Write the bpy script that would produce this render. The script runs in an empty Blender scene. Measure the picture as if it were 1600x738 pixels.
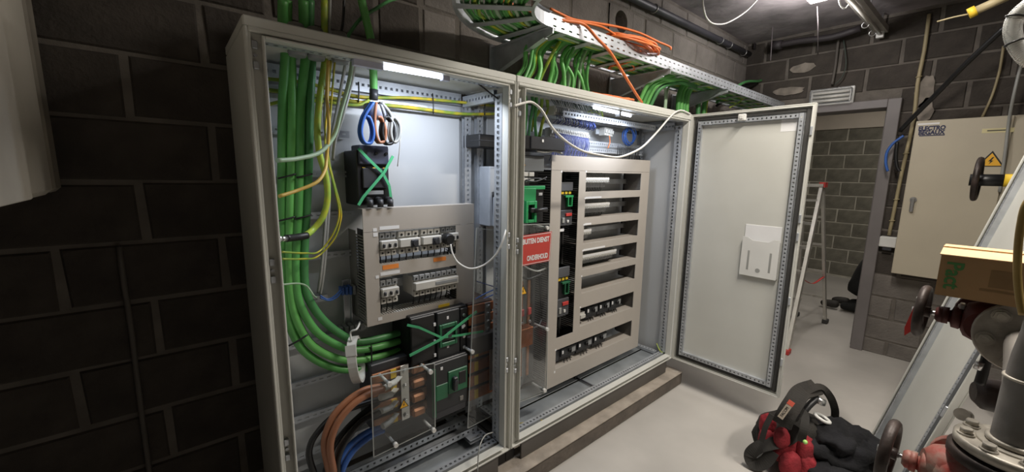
import bpy, bmesh, math, random
from mathutils import Vector, Matrix
random.seed(7)
PI = math.pi
S = bpy.context.scene
COL = S.collection
# ---------------------------------------------------------------- camera
cam_data = bpy.data.cameras.new('camera')
cam = bpy.data.objects.new('camera', cam_data); COL.objects.link(cam)
cam_data.sensor_fit = 'HORIZONTAL'; cam_data.sensor_width = 36.0
cam_data.lens = 36.0*625.733/1600.0
cam_data.clip_start = 0.02; cam_data.clip_end = 60
yaw, pitch, roll = (math.radians(a) for a in (40.6084, 9.01037, 0.87776))
fwd = Vector((math.sin(yaw)*math.cos(pitch), math.cos(yaw)*math.cos(pitch), -math.sin(pitch)))
rt = Vector((math.cos(yaw), -math.sin(yaw), 0)); up = rt.cross(fwd)
r2 = rt*math.cos(roll)+up*math.sin(roll); u2 = -rt*math.sin(roll)+up*math.cos(roll)
m3 = Matrix((r2, u2, -fwd)).transposed()
cam.matrix_world = Matrix.Translation((0, -1.386, 1.58)) @ m3.to_4x4()
S.camera = cam
# ---------------------------------------------------------------- world, lights, exposure
S.view_settings.view_transform = 'Standard'; S.view_settings.look = 'None'
S.view_settings.gamma = 1.0; S.view_settings.use_curve_mapping = False
S.view_settings.exposure = 0.0
S.cycles.use_denoising = True
S.cycles.max_bounces = 8; S.cycles.transparent_max_bounces = 16
W = bpy.data.worlds.new('world'); S.world = W; W.use_nodes = True
W.node_tree.nodes['Background'].inputs[0].default_value = (0.6, 0.65, 0.75, 1)
W.node_tree.nodes['Background'].inputs[1].default_value = 0.02
def area(name, loc, rot, sx, sy, power, col, spread=180):
    d = bpy.data.lights.new(name, 'AREA'); d.shape = 'RECTANGLE'; d.size = sx; d.size_y = sy
    d.energy = power; d.color = col; d.spread = math.radians(spread)
    o = bpy.data.objects.new(name, d); COL.objects.link(o); o.location = loc; o.rotation_euler = rot
    return o
WARM = (1.0, 0.93, 0.84); COOL = (0.80, 0.87, 1.0)
area('ceiling_lamp_light_over_aisle', (2.15, -1.05, 2.84), (0, 0, 0), 0.9, 0.12, 52, WARM)
area('ceiling_lamp_light_by_pipes', (2.10, -2.35, 2.84), (0, 0, 0), 0.6, 0.14, 34, WARM, 105)
fl = bpy.data.lights.new('flood_lamp_light', 'POINT'); fl.energy = 21; fl.color = (1.0, 0.96, 0.95); fl.shadow_soft_size = 0.07
flo = bpy.data.objects.new('flood_lamp_light', fl); COL.objects.link(flo); flo.location = (3.62, -0.42, 2.74)
area('back_room_light', (6.3, -0.7, 2.9), (0, 0, 0), 1.4, 0.5, 22, WARM)
area('strip_light_glow', (0.87, 0.045, 1.888), (math.radians(25), 0, 0), 0.40, 0.02, 3.6, COOL)
area('strip_light_glow_right', (2.05, 0.06, 1.885), (math.radians(25), 0, 0), 0.40, 0.02, 3.0, COOL)
# ---------------------------------------------------------------- materials
ORD = 'first second third fourth fifth sixth seventh eighth ninth tenth eleventh twelfth thirteenth fourteenth fifteenth sixteenth seventeenth eighteenth nineteenth twentieth twenty-first twenty-second twenty-third twenty-fourth'.split()
def lin(c): return tuple((v/12.92 if v <= 0.04045 else ((v+0.055)/1.055)**2.4) for v in c)
def hexc(h): return lin(tuple(int(h[i:i+2], 16)/255 for i in (0, 2, 4)))
MATS = {}
def mat(name, h, rough=0.5, metal=0.0, var=0.08, scale=6.0, bump=0.0, bscale=40.0, h2=None, spec=0.5, emit=0.0, detail=4):
    if name in MATS: return MATS[name]
    m = bpy.data.materials.new(name); m.use_nodes = True; nt = m.node_tree; N = nt.nodes; L = nt.links
    b = N['Principled BSDF']; b.inputs['Roughness'].default_value = rough; b.inputs['Metallic'].default_value = metal
    b.inputs['Specular IOR Level'].default_value = spec
    c = hexc(h); c2 = hexc(h2) if h2 else tuple(v*(1-var*2) for v in c); c1 = c if h2 else tuple(min(1, v*(1+var)) for v in c)
    tc = N.new('ShaderNodeTexCoord'); no = N.new('ShaderNodeTexNoise'); no.inputs['Scale'].default_value = scale; no.inputs['Detail'].default_value = detail
    L.new(tc.outputs['Object'], no.inputs['Vector'])
    rp = N.new('ShaderNodeValToRGB'); rp.color_ramp.elements[0].position = 0.35; rp.color_ramp.elements[1].position = 0.68
    rp.color_ramp.elements[0].color = (*c2, 1); rp.color_ramp.elements[1].color = (*c1, 1)
    L.new(no.outputs['Fac'], rp.inputs['Fac']); L.new(rp.outputs['Color'], b.inputs['Base Color'])
    if emit: 
        b.inputs['Emission Color'].default_value = (*c, 1); b.inputs['Emission Strength'].default_value = emit
    if bump:
        n2 = N.new('ShaderNodeTexNoise'); n2.inputs['Scale'].default_value = bscale; n2.inputs['Detail'].default_value = 6
        L.new(tc.outputs['Object'], n2.inputs['Vector'])
        bp = N.new('ShaderNodeBump'); bp.inputs['Strength'].default_value = bump; bp.inputs['Distance'].default_value = 0.01
        L.new(n2.outputs['Fac'], bp.inputs['Height']); L.new(bp.outputs['Normal'], b.inputs['Normal'])
    MATS[name] = m; return m
def clear_mat(name, tint, rough=0.05, gloss=0.12):
    m = bpy.data.materials.new(name); m.use_nodes = True; nt = m.node_tree; N = nt.nodes; L = nt.links
    N.remove(N['Principled BSDF']); out = N['Material Output']
    tr = N.new('ShaderNodeBsdfTransparent'); tr.inputs[0].default_value = (*tint, 1)
    gl = N.new('ShaderNodeBsdfGlossy'); gl.inputs['Roughness'].default_value = rough; gl.inputs[0].default_value = (0.9, 0.92, 0.95, 1)
    df = N.new('ShaderNodeBsdfDiffuse'); df.inputs[0].default_value = (0.62, 0.62, 0.62, 1)
    tc = N.new('ShaderNodeTexCoord'); no = N.new('ShaderNodeTexNoise'); no.inputs['Scale'].default_value = 9; L.new(tc.outputs['Object'], no.inputs['Vector'])
    mr = N.new('ShaderNodeMapRange'); mr.inputs[1].default_value = 0.3; mr.inputs[2].default_value = 0.8; mr.inputs[3].default_value = 0.01; mr.inputs[4].default_value = 0.06
    L.new(no.outputs['Fac'], mr.inputs[0])
    m0 = N.new('ShaderNodeMixShader'); L.new(mr.outputs[0], m0.inputs[0]); L.new(tr.outputs[0], m0.inputs[1]); L.new(df.outputs[0], m0.inputs[2])
    fr = N.new('ShaderNodeFresnel'); fr.inputs[0].default_value = 1.25
    m1 = N.new('ShaderNodeMixShader'); L.new(fr.outputs[0], m1.inputs[0]); L.new(m0.outputs[0], m1.inputs[1]); L.new(gl.outputs[0], m1.inputs[2])
    L.new(m1.outputs[0], out.inputs[0]); MATS[name] = m; return m
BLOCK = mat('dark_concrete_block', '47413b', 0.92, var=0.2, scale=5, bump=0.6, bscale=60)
MORTAR = mat('grey_mortar', '6b655e', 0.95, var=0.12, scale=9, bump=0.5, bscale=50)
BLOCKU = mat('pale_grey_block', '7d7771', 0.92, var=0.2, scale=3, bump=0.6, bscale=60)  # paler than the main block; upper right back wall, lowest end-wall courses
BLOCK2 = mat('grey_green_concrete_block', '7f7c70', 0.92, var=0.2, scale=5, bump=0.5, bscale=60)
MORTAR2 = mat('pale_mortar', 'b9b5a8', 0.95, var=0.1, scale=9, bump=0.4)
FLOORM = mat('painted_concrete_floor', 'b2aea8', 0.38, var=0.06, scale=2.2, bump=0.05, bscale=12)
CEILM = mat('rough_concrete_ceiling', '8f888a', 0.95, var=0.2, scale=3, bump=0.6, bscale=14)
CONC = mat('rough_concrete', '8f877b', 0.9, var=0.2, scale=7, bump=0.5, bscale=30)
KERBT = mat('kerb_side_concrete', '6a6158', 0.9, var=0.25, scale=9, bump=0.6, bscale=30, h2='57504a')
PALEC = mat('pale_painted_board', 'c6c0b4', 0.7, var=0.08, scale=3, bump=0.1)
CAB = mat('light_grey_cabinet_paint', 'c9c9c2', 0.42, var=0.02, scale=3)
CABIN = mat('cabinet_inner_panel_paint', 'c3c5c6', 0.4, var=0.02, scale=2)
GALV = mat('galvanised_steel', 'bfc3c8', 0.42, 0.55, var=0.08, scale=14)
ZINC = mat('zinc_floor_plate', 'aeb4b8', 0.33, 0.6, var=0.1, scale=7)
STEEL = mat('bright_steel', 'cfcfcf', 0.28, 0.9, var=0.05, scale=20)
COVER = mat('beige_grey_cover_paint', 'b0a9a0', 0.5, var=0.02, scale=4)
DUCT = mat('grey_slotted_trunking', '83807c', 0.6, var=0.04, scale=5)
PLINTH = mat('plinth_dark_grey', '57534f', 0.55, var=0.08, scale=6)
BLACK = mat('black_plastic', '1b1b1c', 0.42, var=0.1, scale=8)
DARK = mat('dark_grey_plastic', '35363a', 0.45, var=0.06, scale=8)
GREYP = mat('grey_plastic', '8d8f90', 0.5, var=0.05, scale=8)
WHITEP = mat('white_plastic', 'd8d8d4', 0.4, var=0.02, scale=8)
OFFW = mat('device_off_white', 'c4c2bb', 0.45, var=0.03, scale=8)
PAPER = mat('white_paper_label', 'e4e4e4', 0.6, var=0.02, scale=8)
GREEN = mat('green_cable_sheath', '5aa254', 0.42, var=0.12, scale=5)
GREEN2 = mat('bright_green_cable_sheath', '6cb860', 0.42, var=0.12, scale=5)
GREEN3 = mat('dark_green_cable_sheath', '4a8a50', 0.42, var=0.12, scale=5)
MINT = mat('pale_green_cable_sheath', '9fb89a', 0.45, var=0.06, scale=5)
EARTH = mat('yellow_green_earth_sheath', 'bcc03a', 0.42, scale=26, h2='8db14a', detail=1)
YELL = mat('yellow_earth_sheath', 'd3b42e', 0.42, scale=18, h2='7f9a3c', detail=1)
BLUE = mat('blue_wire', '3a66b4', 0.42, var=0.1, scale=6)
NAVY = mat('dark_blue_wire', '34427e', 0.45, var=0.12, scale=6)
BROWN = mat('brown_wire', 'a06a4c', 0.45, var=0.12, scale=6)
GREYW = mat('grey_wire', '9b9c98', 0.45, var=0.06, scale=6)
WHITEW = mat('white_cable_sheath', 'dedcd6', 0.4, var=0.02, scale=6)
ORANGE = mat('orange_cable_sheath', 'e0763a', 0.45, var=0.08, scale=6)
SGREEN = mat('device_green', '2f9a5c', 0.42, var=0.04, scale=8)
SGREEN2 = mat('breaker_dark_green', '2a6a48', 0.42, var=0.05, scale=8)
COPPER = mat('copper_bar', 'b9764f', 0.38, 0.75, var=0.18, scale=12)
COPPERB = mat('aged_copper', '9a6a4a', 0.5, 0.45, var=0.2, scale=12)
YLAB = mat('yellow_label', 'e3bf35', 0.6, var=0.03)
OLAB = mat('orange_label', 'e88a3a', 0.6, var=0.03)
REDS = mat('sign_red', 'c2453c', 0.5, var=0.04, scale=5)
RED = mat('red_plastic', 'c23b36', 0.45, var=0.06)
WARN = mat('warning_yellow', 'eab12f', 0.55, var=0.03)
FRAMEP = mat('purple_grey_frame_paint', '75706f', 0.5, var=0.05, scale=5)
PALEL = mat('pale_lintel_plaster', 'd3c9bb', 0.8, var=0.04, scale=3)
EBOX = mat('cream_box_paint', 'b9b09c', 0.5, var=0.02, scale=4)
RUBBER = mat('gasket_rubber', '3b3a38', 0.75, var=0.1, scale=10)
ALU = mat('aluminium', 'c6c3bb', 0.4, 0.6, var=0.05, scale=10)
CARD = mat('cardboard', 'a98862', 0.85, var=0.05, scale=6, bump=0.1)
CARDT = mat('cardboard_flap', 'd0ae84', 0.85, var=0.05, scale=6)
IRON = mat('dark_iron', '3f3531', 0.5, 0.3, var=0.3, scale=16, bump=0.2)
REDIRON = mat('dark_red_iron', '5a2a28', 0.55, 0.1, var=0.25, scale=12, bump=0.2)
REDWORN = mat('worn_red_valve_paint', 'a5372c', 0.55, 0.05, scale=22, h2='a08a7e', bump=0.2)
PIPEG = mat('grey_pipe_paint', '8e8b89', 0.42, 0.3, var=0.15, scale=8, bump=0.1)
FLANGE = mat('weathered_flange_steel', 'b3ada2', 0.45, 0.35, var=0.2, scale=12, bump=0.2)
HOSE = mat('yellowed_hose', 'a98f55', 0.4, var=0.1, scale=8)
FABR = mat('red_bag_fabric', '8a2029', 0.85, var=0.2, scale=12, bump=0.3, bscale=120)
FABB = mat('black_bag_fabric', '26231f', 0.9, var=0.2, scale=12, bump=0.3, bscale=120)
JACK = mat('black_jacket_cloth', '16161a', 0.95, var=0.3, scale=9, bump=0.4, bscale=60)
PVCY = mat('cream_conduit', 'a79a78', 0.55, var=0.08, scale=6)
TGREEN = mat('green_strap', '4fb47e', 0.5, var=0.08, scale=6)
GREENINK = mat('green_ink', '4e8a50', 0.7, var=0.05)
BLUEINK = mat('dark_blue_ink', '2e3350', 0.7, var=0.05)
PLEXI = clear_mat('clear_plexiglass', (0.93, 0.94, 0.93))
LAMP = mat('lit_lamp_diffuser', 'e8f0ff', 0.5, emit=9.0)
LAMPW = mat('lit_flood_lamp', 'fff6ec', 0.5, emit=16.0)
# ---------------------------------------------------------------- mesh helpers
def V(*a): return Vector(a[0]) if len(a) == 1 else Vector(a)
class MB:
    def __init__(s): s.v = []; s.f = []; s.mi = []; s.sm = []; s.m = 0
    def face(s, idx, smooth=False): s.f.append(idx); s.mi.append(s.m); s.sm.append(smooth)
    def add(s, vs): n = len(s.v); s.v += [Vector(p) for p in vs]; return n
    def quad(s, a, b, c, d): n = s.add((a, b, c, d)); s.face((n, n+1, n+2, n+3)); return s
    def box(s, x0, x1, y0, y1, z0, z1):
        if x0 > x1: x0, x1 = x1, x0
        if y0 > y1: y0, y1 = y1, y0
        if z0 > z1: z0, z1 = z1, z0
        n = s.add([(x, y, z) for z in (z0, z1) for y in (y0, y1) for x in (x0, x1)])
        for q in ((0, 2, 3, 1), (4, 5, 7, 6), (0, 1, 5, 4), (2, 6, 7, 3), (0, 4, 6, 2), (1, 3, 7, 5)): s.face(tuple(n+i for i in q))
        return s
    def bbox(s, x0, x1, y0, y1, z0, z1, b=0.003):
        # box with chamfered edges
        if x0 > x1: x0, x1 = x1, x0
        if y0 > y1: y0, y1 = y1, y0
        if z0 > z1: z0, z1 = z1, z0
        bm = bmesh.new(); bmesh.ops.create_cube(bm, size=1)
        for q in bm.verts: q.co = Vector(((x0+x1)/2+q.co.x*(x1-x0), (y0+y1)/2+q.co.y*(y1-y0), (z0+z1)/2+q.co.z*(z1-z0)))
        bmesh.ops.bevel(bm, geom=bm.edges[:], offset=min(b, (x1-x0)*.45, (y1-y0)*.45, (z1-z0)*.45), segments=1, affect='EDGES')
        s.bm(bm); return s
    def bm(s, bm, smooth=False, M=None):
        bm.verts.index_update(); n = s.add([(M @ q.co if M else q.co) for q in bm.verts])
        for f in bm.faces: s.face(tuple(n+q.index for q in f.verts), smooth)
        bm.free(); return s
    def obox(s, p, u, v, w):
        # box from corner p with edge vectors u, v, w
        p, u, v, w = V(p), V(u), V(v), V(w)
        if u.cross(v).dot(w) < 0: u, v = v, u
        n = s.add([p+a*u+b*v+c*w for c in (0, 1) for b in (0, 1) for a in (0, 1)])
        for q in ((0, 2, 3, 1), (4, 5, 7, 6), (0, 1, 5, 4), (2, 6, 7, 3), (0, 4, 6, 2), (1, 3, 7, 5)): s.face(tuple(n+i for i in q))
        return s
    def bar(s, a, b, w, t, upv=(0, 0, 1)):
        a, b = V(a), V(b); d = b-a; sd = d.cross(V(upv))
        if sd.length < 1e-6: sd = d.cross(V(1, 0, 0))
        sd = sd.normalized()*w; u = sd.cross(d).normalized()*t
        return s.obox(a-sd/2-u/2, d, sd, u)
    def cyl(s, a, b, r, n=12, r2=None, caps=True, smooth=True):
        a, b = V(a), V(b); r2 = r if r2 is None else r2
        d = (b-a).normalized(); x = d.orthogonal().normalized(); y = d.cross(x)
        i0 = s.add([a+r*(x*math.cos(2*PI*k/n)+y*math.sin(2*PI*k/n)) for k in range(n)]+[b+r2*(x*math.cos(2*PI*k/n)+y*math.sin(2*PI*k/n)) for k in range(n)])
        for k in range(n): s.face((i0+k, i0+(k+1) % n, i0+n+(k+1) % n, i0+n+k), smooth)
        if caps:
            s.face(tuple(i0+k for k in range(n))[::-1]); s.face(tuple(i0+n+k for k in range(n)))
        return s
    def lathe(s, a, d, prof, n=20, smooth=True):
        # prof: list of (distance along d, radius)
        a, d = V(a), V(d).normalized(); x = d.orthogonal().normalized(); y = d.cross(x); i0 = len(s.v)
        for t, r in prof: s.add([a+d*t+max(r, 1e-4)*(x*math.cos(2*PI*k/n)+y*math.sin(2*PI*k/n)) for k in range(n)])
        for j in range(len(prof)-1):
            for k in range(n): s.face((i0+j*n+k, i0+j*n+(k+1) % n, i0+(j+1)*n+(k+1) % n, i0+(j+1)*n+k), smooth and abs(prof[j][1]-prof[j+1][1]) < 2*abs(prof[j][0]-prof[j+1][0])+1e-5)
        s.face(tuple(i0+k for k in range(n))[::-1]); e = i0+(len(prof)-1)*n; s.face(tuple(e+k for k in range(n)))
        return s
    def tube(s, pts, r, n=8, smooth=5, closed=False, flat=None):
        P = [V(p) for p in pts]
        if smooth and len(P) > 2: P = spline(P, smooth, closed)
        m = len(P); i0 = len(s.v); x = None
        for i, p in enumerate(P):
            if closed: t = P[(i+1) % m]-P[i-1]
            else: t = P[min(i+1, m-1)]-P[max(i-1, 0)]
            t = t.normalized() if t.length > 1e-9 else Vector((0, 0, 1))
            x = (x-t*x.dot(t)) if x is not None else (t.cross(V(0, 0, 1)) if abs(t.z) < .95 else t.cross(V(0, 1, 0)))
            x = x.normalized(); y = t.cross(x)
            ra = r(i/(m-1)) if callable(r) else r; rb = ra*flat if flat else ra
            s.add([p+ra*x*math.cos(2*PI*k/n)+rb*y*math.sin(2*PI*k/n) for k in range(n)])
        for i in range(m if closed else m-1):
            j = (i+1) % m
            for k in range(n): s.face((i0+i*n+k, i0+i*n+(k+1) % n, i0+j*n+(k+1) % n, i0+j*n+k), True)
        if not closed:
            s.face(tuple(i0+k for k in range(n))[::-1]); e = i0+(m-1)*n; s.face(tuple(e+k for k in range(n)))
        return s
    def torus(s, c, axis, R, r, n=28, k=10):
        c, d = V(c), V(axis).normalized(); x = d.orthogonal().normalized(); y = d.cross(x)
        return s.tube([c+R*(x*math.cos(2*PI*i/n)+y*math.sin(2*PI*i/n)) for i in range(n)], r, k, 0, True)
    def sphere(s, c, r, sc=(1, 1, 1), n=12):
        bm = bmesh.new(); bmesh.ops.create_uvsphere(bm, u_segments=n, v_segments=max(6, n*2//3), radius=r)
        return s.bm(bm, True, Matrix.Translation(V(c)) @ Matrix.Diagonal((*sc, 1)))
    def prism(s, poly, d):
        # poly: list of 3d points (planar), extruded by vector d
        P = [V(p) for p in poly]; d = V(d); n = len(P)
        nrm = Vector((0, 0, 0))
        for i in range(n): nrm += (P[i]-P[0]).cross(P[(i+1) % n]-P[0])
        if nrm.dot(d) > 0: P = P[::-1]
        i0 = s.add(P+[p+d for p in P])
        s.face(tuple(range(i0, i0+n))); s.face(tuple(range(i0+n, i0+2*n))[::-1])
        for k in range(n): s.face((i0+(k+1) % n, i0+k, i0+n+k, i0+n+(k+1) % n))
        return s
    def perf(s, o, u, v, L, Wd, pitch, hole, depth=0.002, off=None, hw=None, start=None):
        # strip of length L along u, width Wd along v, real square holes through it; the back is folded away by depth along -(u x v)
        o, u, v = V(o), V(u).normalized(), V(v).normalized(); nn = u.cross(v)
        n = max(1, int((L-(start or 0)*2)/pitch)); m0 = (L-n*pitch)/2; hw = hw or hole; c = Wd/2 if off is None else off
        if m0 > 1e-5:
            s.quad(o, o+u*m0, o+u*m0+v*Wd, o+v*Wd); s.quad(o+u*(L-m0), o+u*L, o+u*L+v*Wd, o+u*(L-m0)+v*Wd)
        for i in range(n):
            a = o+u*(m0+i*pitch); g = (pitch-hole)/2
            q = [a, a+u*pitch, a+u*pitch+v*Wd, a+v*Wd]
            h = [a+u*g+v*(c-hw/2), a+u*(g+hole)+v*(c-hw/2), a+u*(g+hole)+v*(c+hw/2), a+u*g+v*(c+hw/2)]
            b = s.add(q+h+[p-nn*depth for p in h])
            for k in range(4):
                k2 = (k+1) % 4
                s.face((b+k, b+k2, b+4+k2, b+4+k)); s.face((b+4+k, b+4+k2, b+8+k2, b+8+k))
        return s
    def mesh(s, name, mats, off=(0, 0, 0)):
        me = bpy.data.meshes.new(name); o = Vector(off)
        me.from_pydata([tuple(p-o) for p in s.v], [], s.f)
        for m in (mats if isinstance(mats, (list, tuple)) else [mats]): me.materials.append(m)
        me.polygons.foreach_set('material_index', s.mi); me.polygons.foreach_set('use_smooth', s.sm); me.update()
        return me
def spline(P, k, closed=False):
    out = []; n = len(P)
    for i in range(n if closed else n-1):
        p0 = P[i-1] if (i > 0 or closed) else P[0]; p1 = P[i]; p2 = P[(i+1) % n]; p3 = P[(i+2) % n] if (i+2 < n or closed) else P[-1]
        # centripetal-ish tangents scaled to the segment
        d = (p2-p1).length; t1 = (p2-p0); t2 = (p3-p1)
        t1 = t1.normalized()*d if t1.length > 1e-9 else t1; t2 = t2.normalized()*d if t2.length > 1e-9 else t2
        for j in range(k):
            t = j/k; a = 2*t**3-3*t*t+1; b = t**3-2*t*t+t; c = -2*t**3+3*t*t; e = t**3-t*t
            out.append(p1*a+t1*b*.9+p2*c+t2*e*.9)
    if not closed: out.append(P[-1])
    return out
def wloc(o):
    t = Vector((0, 0, 0))
    while o: t += o.location; o = o.parent
    return t
def obj(name, mb, mats, parent=None, kind=None, label=None):
    # world-space geometry, stored relative to its parent
    w = wloc(parent) if parent else Vector((0, 0, 0))
    if parent is None:
        c = Vector((sum(p.x for p in mb.v)/len(mb.v), sum(p.y for p in mb.v)/len(mb.v), min(p.z for p in mb.v)))
        w = c
    o = bpy.data.objects.new(name, mb.mesh(name, mats, w)); COL.objects.link(o)
    if parent: o.parent = parent
    else: o.location = w
    if kind: o['kind'] = kind
    if label: o['label'] = label
    return o
def tag(o, label, cat, group=None, kind=None):
    o['label'] = label; o['category'] = cat
    if group: o['group'] = group
    if kind: o['kind'] = kind
    return o
def thing(name, label, cat, loc, group=None):
    o = bpy.data.objects.new(name, None); COL.objects.link(o); o.location = loc; o.empty_display_size = .05
    return tag(o, label, cat, group)
def one(name, mb, mats, label, cat, group=None): return tag(obj(name, mb, mats), label, cat, group)
def struct(name, mb, mats, parent=None): return obj(name, mb, mats, parent, kind=None if parent else 'structure')
def dup(o, parent=None, loc=None, label=None):
    c = o.copy(); COL.objects.link(c)
    if parent: c.parent = parent
    if loc is not None: c.location = loc
    if label: c['label'] = label
    for ch in o.children: dup(ch, c)
    return c
def text(name, s, size, M, m, parent, depth=0.0006, align='CENTER', sx=1.0, shear=0.0, bold=0.0):
    cu = bpy.data.curves.new(name, 'FONT'); cu.body = s; cu.size = size; cu.extrude = depth; cu.align_x = align; cu.align_y = 'CENTER'; cu.shear = shear; cu.offset = bold
    cu.resolution_u = 3
    t = bpy.data.objects.new(name, cu); COL.objects.link(t); bpy.context.view_layer.update()
    me = bpy.data.meshes.new_from_object(t.evaluated_get(bpy.context.evaluated_depsgraph_get())); bpy.data.objects.remove(t)
    me.transform(Matrix.Diagonal((sx, 1, 1, 1)))
    w = wloc(parent); me.transform(Matrix.Translation(-w) @ M); me.materials.clear(); me.materials.append(m)
    o = bpy.data.objects.new(name, me); COL.objects.link(o); o.parent = parent
    return o
def basis(o, x, y):
    # matrix with origin o, local x and y along given world directions
    x, y = V(x).normalized(), V(y).normalized(); z = x.cross(y)
    return Matrix.Translation(V(o)) @ Matrix((x, y, z)).transposed().to_4x4()
FY = lambda x, y, z: basis((x, y, z), (1, 0, 0), (0, 0, 1))      # text facing -Y

# ================================================================ SETTING
ZC = 2.95; YB = 0.42; XE = 4.78; YF = -5.0; XL = -4.0; XF = 8.1
struct('floor', MB().box(XL-.2, XF+.2, YF-.2, 1.4, -0.12, 0), FLOORM)
struct('ceiling', MB().box(XL-.2, XF+.2, YF-.2, 1.4, ZC, ZC+.15), CEILM)
_bm = {}
def block_mesh(w, h, d, m, v):
    key = (round(w, 2), round(h, 2), m.name, v)
    if key not in _bm:
        rnd = random.Random(hash((round(w, 2), round(h, 2), v)) % 9999)
        b = MB(); j = lambda: rnd.uniform(-.004, .004); e = .006
        f = [(-w/2+j(), 0, j()), (w/2+j(), 0, j()), (w/2+j(), 0, h+j()), (-w/2+j(), 0, h+j())]
        g = [(p[0]-math.copysign(e, p[0]), -d+rnd.uniform(-.002, .001), p[2]+(e if p[2] < h/2 else -e)) for p in f]
        b.quad(*g)
        for k in range(4): b.quad(f[k], f[(k+1) % 4], g[(k+1) % 4], g[k])
        _bm[key] = b.mesh('concrete_block', m)
    return _bm[key]
def blocks(wall, o, u, rotz, rows, z0, ph, hb, offs, pitch, joint, span, holes, m, skip=None):
    # courses of block faces standing proud of the mortar plane; holes: (u0,u1,z0,z1)
    w0 = wloc(wall); o, u = V(o), V(u)
    for k in rows:
        za, zb = z0+ph*k, z0+ph*k+hb
        za, zb = max(za, 0.0), min(zb, ZC)
        if zb-za < .03: continue
        off = offs[k % 2]; n0 = int((span[0]-off)/pitch)-2
        for i in range(n0, n0+int((span[1]-span[0])/pitch)+5):
            segs = [(max(off+i*pitch+joint/2, span[0]), min(off+(i+1)*pitch-joint/2, span[1]))]
            for (a, b, c, d) in holes:
                if c < zb-.04 and d > za+.04:
                    ns = []
                    for s in segs:
                        if b <= s[0] or a >= s[1]: ns.append(s)
                        else:
                            if a > s[0]: ns.append((s[0], a))
                            if b < s[1]: ns.append((b, s[1]))
                    segs = ns
            for (a, b) in segs:
                if b-a < .04: continue
                if skip and skip((a+b)/2, (za+zb)/2): continue
                p = o+u*((a+b)/2); p.z = za
                bo = bpy.data.objects.new('concrete_block', block_mesh(b-a, zb-za, .006, m, random.randrange(3)))
                COL.objects.link(bo); bo.parent = wall; bo.location = p-w0; bo.rotation_euler = (0, 0, rotz)
# back wall with the round pipe hole
hx, hz, hr = 2.52, 2.635, 0.072
wb = MB(); y0, y1 = YB, YB+.18
wb.box(XL-.2, hx-.14, y0, y1, 0, ZC).box(hx+.14, XE+.2, y0, y1, 0, ZC).box(hx-.14, hx+.14, y0, y1, 0, hz-.09).box(hx-.14, hx+.14, y0, y1, hz+.09, ZC)
wall_back = struct('wall_back', wb, MORTAR)
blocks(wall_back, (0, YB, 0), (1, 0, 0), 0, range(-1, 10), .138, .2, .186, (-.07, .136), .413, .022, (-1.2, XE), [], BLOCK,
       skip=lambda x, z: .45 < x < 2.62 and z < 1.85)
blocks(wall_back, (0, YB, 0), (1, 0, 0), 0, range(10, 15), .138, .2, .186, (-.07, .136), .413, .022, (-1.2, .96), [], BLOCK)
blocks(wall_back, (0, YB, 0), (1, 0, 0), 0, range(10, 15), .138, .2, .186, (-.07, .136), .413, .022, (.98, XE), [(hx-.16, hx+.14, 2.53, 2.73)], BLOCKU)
hb = MB()     # the drilled block: ring face and tube
n = 32
sq = []
for k in range(n):
    a = 2*PI*k/n; c, s_ = math.cos(a), math.sin(a); q = .139/max(abs(c), abs(s_)*.139/.09)
    sq.append((hx+c*q, YB-.008, hz+s_*q))
for k in range(n):
    k2 = (k+1) % n; a, a2 = 2*PI*k/n, 2*PI*k2/n
    i1 = (hx+hr*math.cos(a), YB-.008, hz+hr*math.sin(a)); i2 = (hx+hr*math.cos(a2), YB-.008, hz+hr*math.sin(a2))
    hb.quad(sq[k2], sq[k], i1, i2)
    hb.quad(i2, i1, (i1[0], YB+.17, i1[2]), (i2[0], YB+.17, i2[2]))
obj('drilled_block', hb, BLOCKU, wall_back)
obj('hole_back', MB().cyl((hx, YB+.165, hz), (hx, YB+.175, hz), hr, 24), BLACK, wall_back)
# right end wall with doorway
DY0, DY1, DZ = 0.16, -0.77, 2.20
we = MB().box(XE, XE+.2, DY0, YB, 0, ZC).box(XE, XE+.2, YF-.2, DY1, 0, ZC).box(XE, XE+.2, DY1, DY0, DZ, ZC)
wall_right = struct('wall_right', we, MORTAR)
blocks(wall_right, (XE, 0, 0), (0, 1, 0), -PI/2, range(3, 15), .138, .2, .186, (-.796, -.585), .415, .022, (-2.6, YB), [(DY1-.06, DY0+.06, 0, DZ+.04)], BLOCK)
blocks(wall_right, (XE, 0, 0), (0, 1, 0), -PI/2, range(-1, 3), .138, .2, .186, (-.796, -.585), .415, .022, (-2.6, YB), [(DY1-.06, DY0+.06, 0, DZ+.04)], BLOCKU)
pm = MB()
for (yc, zc, ry, rz) in ((-.97, 2.28, .06, .13), (-.99, 2.13, .05, .10), (-.1, 2.62, .11, .045), (.0, 2.42, .14, .04)):
    pm.prism([(XE-.011, yc+ry*math.cos(a)*random.uniform(.8, 1.1), zc+rz*math.sin(a)*random.uniform(.8, 1.1)) for a in [2*PI*i/18 for i in range(18)]], (-.006, 0, 0))
obj('plaster_patch', pm, mat('pale_plaster_patch', '8b8379', .95, var=.15, scale=14, bump=.4), wall_right)
struct('wall_left', MB().box(XL-.2, XL, YF-.2, YB, 0, ZC), MORTAR)
struct('wall_front', MB().box(XL-.2, XF+.2, YF-.2, YF, 0, ZC), MORTAR)
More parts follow.
